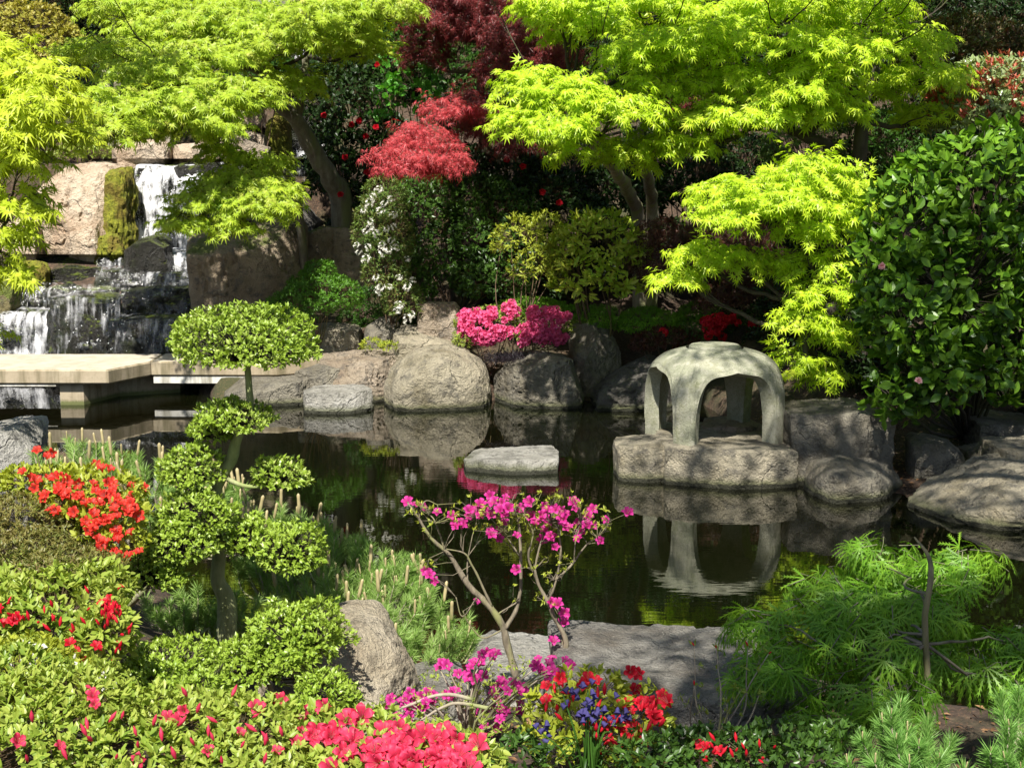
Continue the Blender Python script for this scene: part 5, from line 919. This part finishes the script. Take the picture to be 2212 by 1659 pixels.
# small crimson azaleas at the bottom right
for lab, es in (('low green azalea tuft at the bottom edge left of the bluebells', ((1120, 1632, 60, 40, 3.6, .09), (1060, 1650, 50, 28, 3.5, .07))), ('low green azalea tuft at the bottom edge right of the bluebells', ((1400, 1632, 75, 44, 3.6, .10), (1470, 1625, 60, 40, 3.65, .09))), ('low green azalea tuft beside the pine shoots', ((1740, 1630, 75, 40, 3.6, .09), (1800, 1600, 60, 36, 3.8, .09)))):
    ee = E(*es); shrub('azalea', lab, 'azalea', gbase(es[0][0], 1760, es[0][4]), ee, OVF, CHO, .024, GA, cov=2.0, k=6)
e_ = E((1530, 1612, 70, 44, 3.7, .1), (1610, 1620, 70, 42, 3.65, .09), (1680, 1598, 65, 38, 3.75, .08))
t, _ = shrub('azalea', 'small dark azalea with red buds below the thread leaf maple', 'azalea', gbase(1600, 1760, 3.95), e_, OVF, CHO, .024, GA, cov=2.2, k=6, twigs=TWIG); buds_at(t, 'crim', on(e_, around(1600, 1625, 120, 25, 16) + [(1345 + 200, 1600)], .01), .024); flower_at(t, 'crim', on(e_, around(1560, 1610, 60, 20, 4)), .016)
t = thing('azalea', 'thin twiggy young azalea with a few red buds before the grey boulder', 'azalea', gbase(1545, 1660, 4.2), GA); B0 = ORG[t.name]; g = Geo(); lg = Geo(); tp = pick([(1500, 1480), (1548, 1400), (1616, 1395), (1500, 1395), (1660, 1412), (1600, 1490), (1570, 1520), (1470, 1500), (1640, 1500), (1530, 1545)], 4.2, .04)
for p in tp: cv = curve([B0, (B0 * .6 + p * .4) + rng.normal(size=3) * .02, p], 12, .01); tube(g, cv, np.linspace(.0045, .0012, len(cv)), 5)
tp_ = np.array(tp); tp2 = np.concatenate([tp_, tp_ * .8 + B0 * .2, tp_ * .6 + B0 * .4]); whorl(lg, OVN, tp2, nz(rng.normal(size=tp2.shape) + [0, 0, 1]), 6, .022, (.5, 1.3)); lg.build('leaves', AZL, t, sm=False); g.build('stems', BARKP, t); buds_at(t, 'crim', tp[:5], .018)
# ------------------------------------------------------------------ far bank shrubs
GB = 'shrubs on the far bank'
def far(label, ells, T, m, L, cat='shrub', name='shrub', base=None, **kw):
    c, r = ells[0]; b = base if base is not None else np.array([c[0], c[1], float(ground(c[0], c[1]))]); kw.setdefault('twigs', TWIG); return shrub(name, label, cat, b, ells, T, m, L, GB, **kw)[0]
# camellia, near right
e_ = E((2060, 600, 170, 150, 11.3, .6), (1960, 480, 90, 110, 11.2, .4), (2120, 430, 140, 130, 11.5, .6), (1950, 680, 90, 110, 11.0, .4), (2130, 750, 140, 120, 11.4, .5), (2010, 800, 100, 90, 11.0, .4), (1900, 560, 50, 70, 11.1, .3), (2220, 600, 100, 250, 11.7, .6), (1990, 380, 60, 50, 11.5, .4), (2200, 340, 90, 60, 11.7, .5), (1935, 855, 60, 45, 10.9, .25), (2080, 340, 70, 40, 11.7, .4))
t = far('large glossy camellia bush at the right with one blush flower', e_, T_oval(w=.27, fold=.06, droop=.14, fine=True), CAM, .10, 'camellia', 'camellia_bush', base=gbase(2090, 880, 12.2), cov=2.9, twigs=BARKD, k=4, w=.27, jit=.22, spread=(.4, 1.3), bump=.3, lo=-.9)
DBL = Geo()
for k in range(22):
    q = k / 22; a = k * 2.4; scatter(DBL, ROUND, np.array([[0, 0, .0]]), np.array([[math.cos(a) * (.25 + q), math.sin(a) * (.25 + q), 1.1 - q]]), np.array([[-math.cos(a), -math.sin(a), .6]]), np.array([.5 + .5 * q]))
CFL = {k: (lambda m_: (DBL.mesh('double_flower', [m_])))(m_) for k, m_ in (('blush', PALEP), ('red', CRIM))}
def camfl(par, kind, pts, s_, nm='flower'):
    for p in pts: place(CFL[kind], nm, par, p, rotz_to(nz(CV - p + rng.normal(size=3) * 3), rng.uniform(0, 6)), s_)
camfl(t, 'blush', on(e_, [(1984, 822), (1905, 575)], .05), .032)
# behind the camellia: red tipped photinia
e_ = E((2110, 250, 90, 60, 13.6, .5), (2190, 230, 80, 70, 13.8, .5), (2150, 180, 90, 50, 14.0, .5), (2060, 220, 50, 40, 13.8, .3))
t = far('photinia with coral red young shoots above the camellia', e_, T_oval(w=.2, fine=True), PHOG, .065, 'photinia', 'photinia_bush', base=gbase(2150, 400, 14.2), cov=2.0, k=6, bump=.3)
p_, c_ = [], []
for c, r in e_:
    a, o = shell(c, r * 1.06, 70, -.3, .02); p_.append(a); c_.append(o)
g = Geo(); whorl(g, T_oval(w=.16), np.concatenate(p_), nz(np.concatenate(c_) + [0, 0, 1]), 7, .06, (.3, 1.1)); g.build('young_shoots', PHOR, t, sm=False)
far('reddish green shrub in shade behind the photinia', E((2070, 110, 110, 70, 15.5, .8), (1990, 180, 90, 60, 15.5, .6), (2150, 120, 90, 70, 15.6, .8)), T_oval(w=.2), leafmat('red_green', [(.12, .05, .03), (.07, .10, .03), (.18, .07, .04)], .3), .06, cov=2.2)
far('dark conifer filling the top right corner', E((2170, 60, 130, 130, 17, 1.0), (2060, 20, 110, 90, 17.5, 1.0), (2230, 200, 90, 130, 16.5, .8), (1960, -10, 110, 60, 18, 1)), OVN, DARK, .07, 'conifer', 'conifer', cov=2.6, k=7, hang=.8)
far('feathery green cypress seen between the maple trunks', E((1740, 330, 90, 90, 17.2, .6), (1800, 250, 70, 80, 17.6, .6), (1800, 420, 80, 80, 16.8, .6), (1690, 420, 80, 60, 16.8, .6)), OVN, leafmat('cypress', [(.10, .17, .035), (.16, .24, .05), (.07, .15, .03)], .3), .06, 'conifer', 'conifer', cov=2.6, k=7, hang=.3)
far('pale fern like shrub right of the dark forked trunk', E((1930, 290, 70, 60, 15.6, .5), (1950, 360, 70, 60, 15.4, .5), (1900, 430, 70, 70, 15.2, .5)), OVN, MID, .06, cov=2.0, k=7)
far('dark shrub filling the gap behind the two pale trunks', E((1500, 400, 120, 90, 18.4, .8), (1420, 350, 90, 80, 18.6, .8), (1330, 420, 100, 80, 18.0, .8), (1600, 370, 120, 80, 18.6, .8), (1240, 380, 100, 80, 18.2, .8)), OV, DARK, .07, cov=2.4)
# red flowered camellia masses behind
e_ = E((760, 250, 90, 110, 18.5, .8), (740, 370, 80, 110, 18.2, .7), (820, 330, 80, 90, 18.6, .7), (700, 180, 60, 80, 19.0, .6), (830, 180, 70, 90, 19, .7), (800, 440, 60, 50, 18, .5))
t = far('dark camellia dotted with red flowers behind the curved maple trunk', e_, T_oval(w=.27, fine=False), DARK, .075, 'camellia', 'camellia_bush', cov=2.2, k=5); camfl(t, 'red', on(e_, [(792, 372), (790, 295), (776, 262), (815, 140), (760, 270), (735, 420), (812, 275), (700, 250), (745, 340)], .05), .045)
e_ = E((1180, 430, 90, 70, 17.2, .6), (1100, 380, 80, 60, 17.4, .6), (1240, 480, 80, 60, 17.0, .5), (1010, 370, 70, 50, 17.4, .5))
t = far('dark camellia with three red flowers below the golden maple', e_, OV, DARK, .075, 'camellia', 'camellia_bush', cov=2.3, k=5); camfl(t, 'red', on(e_, [(1172, 415), (1208, 438), (1095, 345), (1130, 360)], .05), .045)
far('round leaved lime green shrub below the dark red maple', E((860, 230, 60, 60, 17.4, .4), (900, 180, 60, 60, 17.5, .4), (850, 150, 45, 40, 17.6, .3), (930, 250, 45, 50, 17.4, .3)), ROUND, LIME, .075, cov=.75, k=4, w=.46, jit=.3)
far('tall dark green shrub behind the red maples', E((940, 160, 110, 130, 19.5, .9), (1070, 230, 110, 110, 19.5, .9), (860, 60, 110, 90, 20, .9), (1190, 200, 100, 120, 19.5, .9), (1120, 60, 130, 90, 20, .9)), OV, MID, .075, cov=2.2)
# white flowered and big dark choisya
e_ = E((960, 550, 130, 125, 16.5, .45), (900, 470, 100, 90, 16.5, .45), (1060, 520, 120, 120, 16.4, .45), (1010, 430, 110, 60, 16.6, .45), (880, 600, 70, 80, 16.3, .3), (1060, 610, 90, 55, 16.1, .35))
far('big rounded dark green shrub above the pale boulders', e_, T_oval(w=.22, fine=False), CHO, .062, cov=2.6, k=6, base=gbase(980, 640, 16.6))
e_ = E((830, 430, 50, 45, 15.8, .3), (805, 500, 45, 60, 15.7, .3), (830, 580, 50, 70, 15.6, .3), (870, 650, 45, 60, 15.5, .3), (850, 520, 45, 60, 15.7, .3))
t = far('white flowered shrub spilling down left of the big dark green shrub', e_, OVN, leafmat('white_shrub_leaf', [(.08, .15, .03), (.14, .22, .04), (.16, .12, .04)], .3), .045, cov=1.9, k=6, base=gbase(850, 700, 15.9))
TF = (T_flower(5, 2, .3)[0], T_flower(5, 2, .3)[1]); cl = Geo()
pp = nz(rng.normal(size=(17, 3)) + [0, 0, .6]); scatter(cl, TF, pp * rng.uniform(.5, 1.15, (17, 1)) * [1, 1, .6], nz(np.cross(pp, [.2, .9, .1])), pp, .34)
CL = cl.mesh('flower_cluster', [WHT, STM])
for p in on(e_, [(818, 410), (806, 425), (798, 440), (830, 440), (845, 430), (785, 455), (850, 465), (822, 455), (800, 492), (790, 500), (812, 505), (835, 495), (850, 490), (775, 545), (790, 560), (770, 530), (795, 535), (825, 530), (840, 540), (855, 535), (765, 590), (812, 600), (822, 622), (862, 600), (892, 605), (880, 560), (900, 575), (880, 620), (862, 660), (858, 672), (890, 680), (880, 690), (818, 630), (842, 620), (800, 480), (826, 545), (845, 520)], .04): place(CL, 'flower_cluster', t, p, rotz_to(nz(CV - p + [0, 0, 8.]), rng.uniform(0, 6)), rng.uniform(.028, .052))
far('lighter green shrub tips catching the sun in front of the camellia', E((1120, 520, 60, 50, 15.5, .3), (1160, 570, 60, 60, 15.4, .3), (1180, 500, 40, 40, 15.6, .3)), OVN, AZY, .055, cov=1.4, k=6)
far('yellow green nandina in the middle of the bank', E((1290, 530, 95, 70, 15.4, .4), (1270, 600, 80, 65, 15.3, .4), (1340, 590, 70, 80, 15.4, .4), (1220, 560, 45, 70, 15.5, .3)), T_oval(w=.18, fine=True), NAN, .088, 'nandina', 'nandina_bush', cov=2.0, k=5)
far('bright feathery juniper left of the bank stones', E((680, 645, 75, 55, 15.6, .4), (640, 665, 60, 45, 15.5, .3), (720, 640, 60, 45, 15.7, .4), (690, 600, 40, 40, 15.9, .3)), OVN, JUN, .04, 'juniper', 'juniper_bush', cov=3, k=7, hang=-.3)
far('low green cushion behind the small grey rock', E((800, 660, 60, 40, 16.6, .3), (850, 690, 50, 25, 16.2, .2), (770, 690, 40, 25, 16.6, .2)), OVN, MID, .04, cov=2.5, k=6)
HG = 'low clipped hedge cushions'
for lab, es in (('low clipped green cushion below the nandina', ((1290, 690, 60, 28, 15.6, .3), (1240, 680, 40, 22, 15.8, .2))), ('low clipped green cushion left of the red azalea', ((1400, 700, 75, 32, 15.5, .3),)), ('low clipped cushion behind the pink azaleas', ((1150, 665, 80, 22, 16.0, .3),)), ('low clipped green cushion behind the red azalea', ((1530, 685, 75, 30, 15.9, .3),))):
    es = E(*es); t, _ = shrub('hedge_cushion', lab, 'clipped shrub', np.array([es[0][0][0], es[0][0][1], float(ground(es[0][0][0], es[0][0][1]))]), es, OVN, HEDGE, .028, HG, cov=3.2, k=5, twigs=TWIG)
# far azaleas
GP = 'azaleas on the far bank'
def cluster_mesh(nm, mt):
    c = Geo(); p = nz(rng.normal(size=(9, 3)) + [0, 0, .5]); scatter(c, T_flower(5, 4, .5), p * .8, nz(np.cross(p, [.2, .9, .1])), p, .62); return c.mesh(nm, [mt, STM])
PKC = cluster_mesh('truss_pink', PINK); CRC = cluster_mesh('truss_crimson', CRIM)
def faraz(label, es, spots, me, L=.04, m=CHO, s_=.05, base=None, cov=.8):
    e_ = E(*es); t, _ = shrub('azalea', label, 'azalea', base if base is not None else np.array([e_[0][0][0], e_[0][0][1], float(ground(e_[0][0][0], e_[0][0][1]))]), e_, OVN, m, L, GP, cov=cov, k=6, twigs=TWIG)
    for p in on(e_, spots, .03): place(me, 'flower_cluster', t, p, rotz_to(nz(nz(CV - p) + [0, 0, .8] + rng.normal(size=3) * .3), rng.uniform(0, 6)), s_ * rng.uniform(.75, 1.15))
    return t
faraz('left one of the two bright pink azaleas on the far bank', ((1060, 705, 65, 42, 15.2, .28), (1010, 695, 30, 20, 15.3, .15), (1105, 668, 22, 18, 15.2, .12)), around(1050, 700, 62, 36, 44) + around(1012, 685, 22, 10, 6) + around(1105, 665, 16, 14, 7) + around(1040, 730, 40, 15, 8), PKC, m=AZL)
faraz('right one of the two bright pink azaleas, beside the tall grey rock', ((1180, 705, 58, 46, 15.2, .28), (1140, 720, 30, 30, 15.1, .15)), around(1180, 705, 56, 40, 48) + around(1145, 725, 26, 26, 12), PKC, m=AZL)
faraz('crimson azalea behind the top of the lantern', ((1550, 705, 35, 28, 15.2, .2), (1600, 690, 50, 22, 15.4, .2), (1500, 730, 60, 30, 15.0, .25)), around(1545, 705, 28, 28, 18) + around(1570, 690, 40, 12, 8) + [(1625, 700), (1635, 702), (1650, 690)], CRC, s_=.045, cov=1.3)
faraz('bronze leaved azalea with a single red flower by the dark rock', ((1440, 735, 70, 28, 14.9, .25), (1390, 745, 30, 22, 14.9, .15)), [(1433, 718)], CRC, s_=.04, m=BLACKRED, cov=2.2)
e_ = E((805, 745, 25, 12, 15.2, .12), (840, 748, 20, 8, 15.1, .1)); shrub('azalea', 'tiny yellow green cushion tucked between the buff rocks', 'azalea', e_[0][0], e_, OVN, AZY, .035, GP, cov=2.5, k=6)
e_ = E((1005, 735, 28, 22, 15.0, .14)); shrub('azalea', 'small dark green sprig left of the pink azaleas', 'azalea', e_[0][0], e_, OVN, AZL, .035, GP, cov=2.2, k=6, twigs=TWIG)
t = thing('black_grass', 'tuft of black mondo grass below the pink azaleas', 'black grass', P(1095, 775, 14.9)); B0 = ORG[t.name]; a = B0 + rng.normal(size=(260, 3)) * [.10, .08, .02]; h = nz(rng.normal(size=(260, 3)) * [1, 1, .2] + [0, -.3, .6]); md = a + h * .08; en = md + nz(h * [1, 1, 0] - [0, 0, .5]) * .09; g = Geo(); sticks(g, a, md, .003, .0025); sticks(g, md, en, .0025, .001); bl, nt_, o_ = mat('black_blade'); s = N(nt_, 'ShaderNodeBsdfPrincipled'); s.inputs['Base Color'].default_value = (.02, .015, .02, 1); s.inputs['Roughness'].default_value = .35; nt_.links.new(s.outputs[0], o_.inputs[0]); g.build('blades', bl, t)
# top left background
far('yellow green shrub in the top left corner', E((60, 60, 90, 50, 22, .6), (120, 110, 70, 50, 22, .6), (0, 110, 80, 70, 21.8, .6)), OVF, leafmat('gold_shrub', [(.30, .34, .04), (.45, .42, .08), (.36, .30, .06)], .35), .06, cov=2.0)
far('dark glossy shrub behind the top left maple boughs', E((220, 50, 80, 70, 24, .8), (300, 90, 80, 60, 24, .8), (150, 20, 90, 60, 24, .8)), OV, DARK, .08, cov=2.4)
far('blue green conifer sprays behind the left maple', E((190, 165, 70, 50, 23, .6), (130, 190, 60, 40, 23, .6)), OVN, BLUEG, .06, 'conifer', 'conifer', cov=2.4, k=7, hang=.4)
far('dark shrub with white edged leaves above the falls', E((440, 50, 70, 40, 21, .6), (370, 40, 60, 50, 21.5, .6)), OVN, BLUEG, .06, cov=2.4)
far('low green plants on the soil slope left of the falls', E((180, 330, 70, 18, 20.5, .4), (320, 290, 50, 14, 21, .3)), OVN, AZL, .05, cov=1.6)
for lab, pts, r in (('slim pale trunk behind the left maple', [(256, 175, 22.5), (250, 90, 22.5), (245, 0, 22.5)], .07), ('short forked pale trunk left of the slim one', [(235, 170, 22), (228, 145, 22), (222, 125, 22)], .05), ('thin trunk standing by the soil slope', [(362, 300, 21.5), (364, 250, 21.5), (360, 150, 21.6)], .05)):
    q = [P(*a) for a in pts]; q[0][2] -= 1.0; t = thing('tree', lab, 'tree', q[0], 'background trees'); trunk(t, q, [r, r * .9, r * .7], BARKP); c = q[-1] + [0, .2, 1.6]; bush(t, [(c, np.array([1.0, .8, .9]))], OV, MID, .08, cov=1.6, name='crown')
# tall backdrop trees that close the view and darken the reflections
k = 0
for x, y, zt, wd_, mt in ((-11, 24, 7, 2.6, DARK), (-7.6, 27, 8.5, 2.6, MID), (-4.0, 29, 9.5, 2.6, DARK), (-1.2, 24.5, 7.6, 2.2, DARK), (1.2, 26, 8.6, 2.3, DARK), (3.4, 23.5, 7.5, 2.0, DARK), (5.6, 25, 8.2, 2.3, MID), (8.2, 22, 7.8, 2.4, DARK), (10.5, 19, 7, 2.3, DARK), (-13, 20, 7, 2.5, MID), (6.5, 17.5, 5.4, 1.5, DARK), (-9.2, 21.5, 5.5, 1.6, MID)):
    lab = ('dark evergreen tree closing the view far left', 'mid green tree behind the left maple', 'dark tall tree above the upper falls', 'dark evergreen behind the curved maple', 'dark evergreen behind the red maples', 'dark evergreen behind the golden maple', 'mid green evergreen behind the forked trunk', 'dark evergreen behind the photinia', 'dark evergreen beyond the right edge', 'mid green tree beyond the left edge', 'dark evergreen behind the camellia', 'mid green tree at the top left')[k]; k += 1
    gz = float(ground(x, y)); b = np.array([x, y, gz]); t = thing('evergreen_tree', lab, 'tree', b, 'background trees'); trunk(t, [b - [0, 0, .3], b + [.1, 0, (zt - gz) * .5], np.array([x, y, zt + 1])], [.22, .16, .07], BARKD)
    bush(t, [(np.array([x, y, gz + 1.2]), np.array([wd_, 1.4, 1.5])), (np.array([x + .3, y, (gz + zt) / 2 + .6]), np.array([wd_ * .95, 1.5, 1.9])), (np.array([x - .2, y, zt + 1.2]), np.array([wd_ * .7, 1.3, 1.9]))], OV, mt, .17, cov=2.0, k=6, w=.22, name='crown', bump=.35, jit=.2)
# mid backdrop shrubs, plugging the slope
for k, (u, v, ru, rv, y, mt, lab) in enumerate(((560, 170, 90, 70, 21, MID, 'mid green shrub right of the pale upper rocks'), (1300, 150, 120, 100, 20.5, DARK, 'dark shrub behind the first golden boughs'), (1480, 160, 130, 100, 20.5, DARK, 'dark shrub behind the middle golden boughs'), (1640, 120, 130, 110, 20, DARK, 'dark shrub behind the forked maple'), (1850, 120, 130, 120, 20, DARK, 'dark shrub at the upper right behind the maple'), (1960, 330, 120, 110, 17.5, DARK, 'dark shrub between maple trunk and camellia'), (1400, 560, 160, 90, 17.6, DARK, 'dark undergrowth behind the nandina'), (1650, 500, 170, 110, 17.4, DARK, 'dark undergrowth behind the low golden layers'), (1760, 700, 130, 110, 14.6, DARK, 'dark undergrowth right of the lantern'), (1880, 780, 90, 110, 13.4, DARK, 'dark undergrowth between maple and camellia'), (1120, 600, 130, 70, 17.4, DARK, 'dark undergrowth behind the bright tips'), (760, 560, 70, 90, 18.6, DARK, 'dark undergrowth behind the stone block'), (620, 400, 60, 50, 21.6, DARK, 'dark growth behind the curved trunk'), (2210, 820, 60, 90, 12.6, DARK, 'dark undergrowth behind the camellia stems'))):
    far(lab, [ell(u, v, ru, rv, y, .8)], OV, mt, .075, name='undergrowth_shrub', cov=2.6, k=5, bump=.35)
# leaf litter on the right bank and under the near plants
lg = Geo(); n = 2600; q = np.stack([rng.uniform(1.9, 4.2, n), rng.uniform(10.6, 13.5, n)], -1); q = q[q[:, 1] > yf(q[:, 0]) + .1]; q2 = np.stack([rng.uniform(-2.2, 2.0, 2600), rng.uniform(2.9, 5.7, 2600)], -1); q = np.concatenate([q, q2]); p = np.c_[q, ground(q[:, 0], q[:, 1]) + .006]
scatter(lg, OV, p, nz(rng.normal(size=p.shape) * [1, 1, .15]), nz(rng.normal(size=p.shape) * .35 + [0, 0, 1]), rng.uniform(.02, .05, len(p))); tag(lg.build('leaf_litter', leafmat('litter', [(.22, .10, .04), (.35, .20, .10), (.14, .08, .04), (.30, .12, .05)], .1), sm=False), 'fallen brown leaves on the soil of the right bank and near bed', 'leaf litter', kind='stuff')
# large tree on the right, outside the picture, whose boughs dapple the lantern, the right bank and the near boulder
b = np.array([6.2, 4.6, .9]); t = thing('shade_tree', 'large broadleaf tree standing right of the view', 'tree', b); trunk(t, [b - [0, 0, .4], b + [-.2, .2, 2.5], b + [-.6, .6, 5.0], b + [-1.2, 1.5, 7.5]], [.3, .24, .18, .1], BARK)
pl = [(np.array(c, float), np.array(r, float)) for c, r in SHADE]
g = Geo(); tw = Geo(); pads(g, tw, pl, MAP5, .13, 16, 7, .4, .3, (1, .6, .1), 3); limbs(tw, [b + [-.2, .2, 2.5], b + [-.5, .5, 4.4], b + [-.9, 1.0, 6.2]], pl, .09, .1, 5); g.build('crown', YG2, t, sm=False); tw.build('branches', BARK, t)
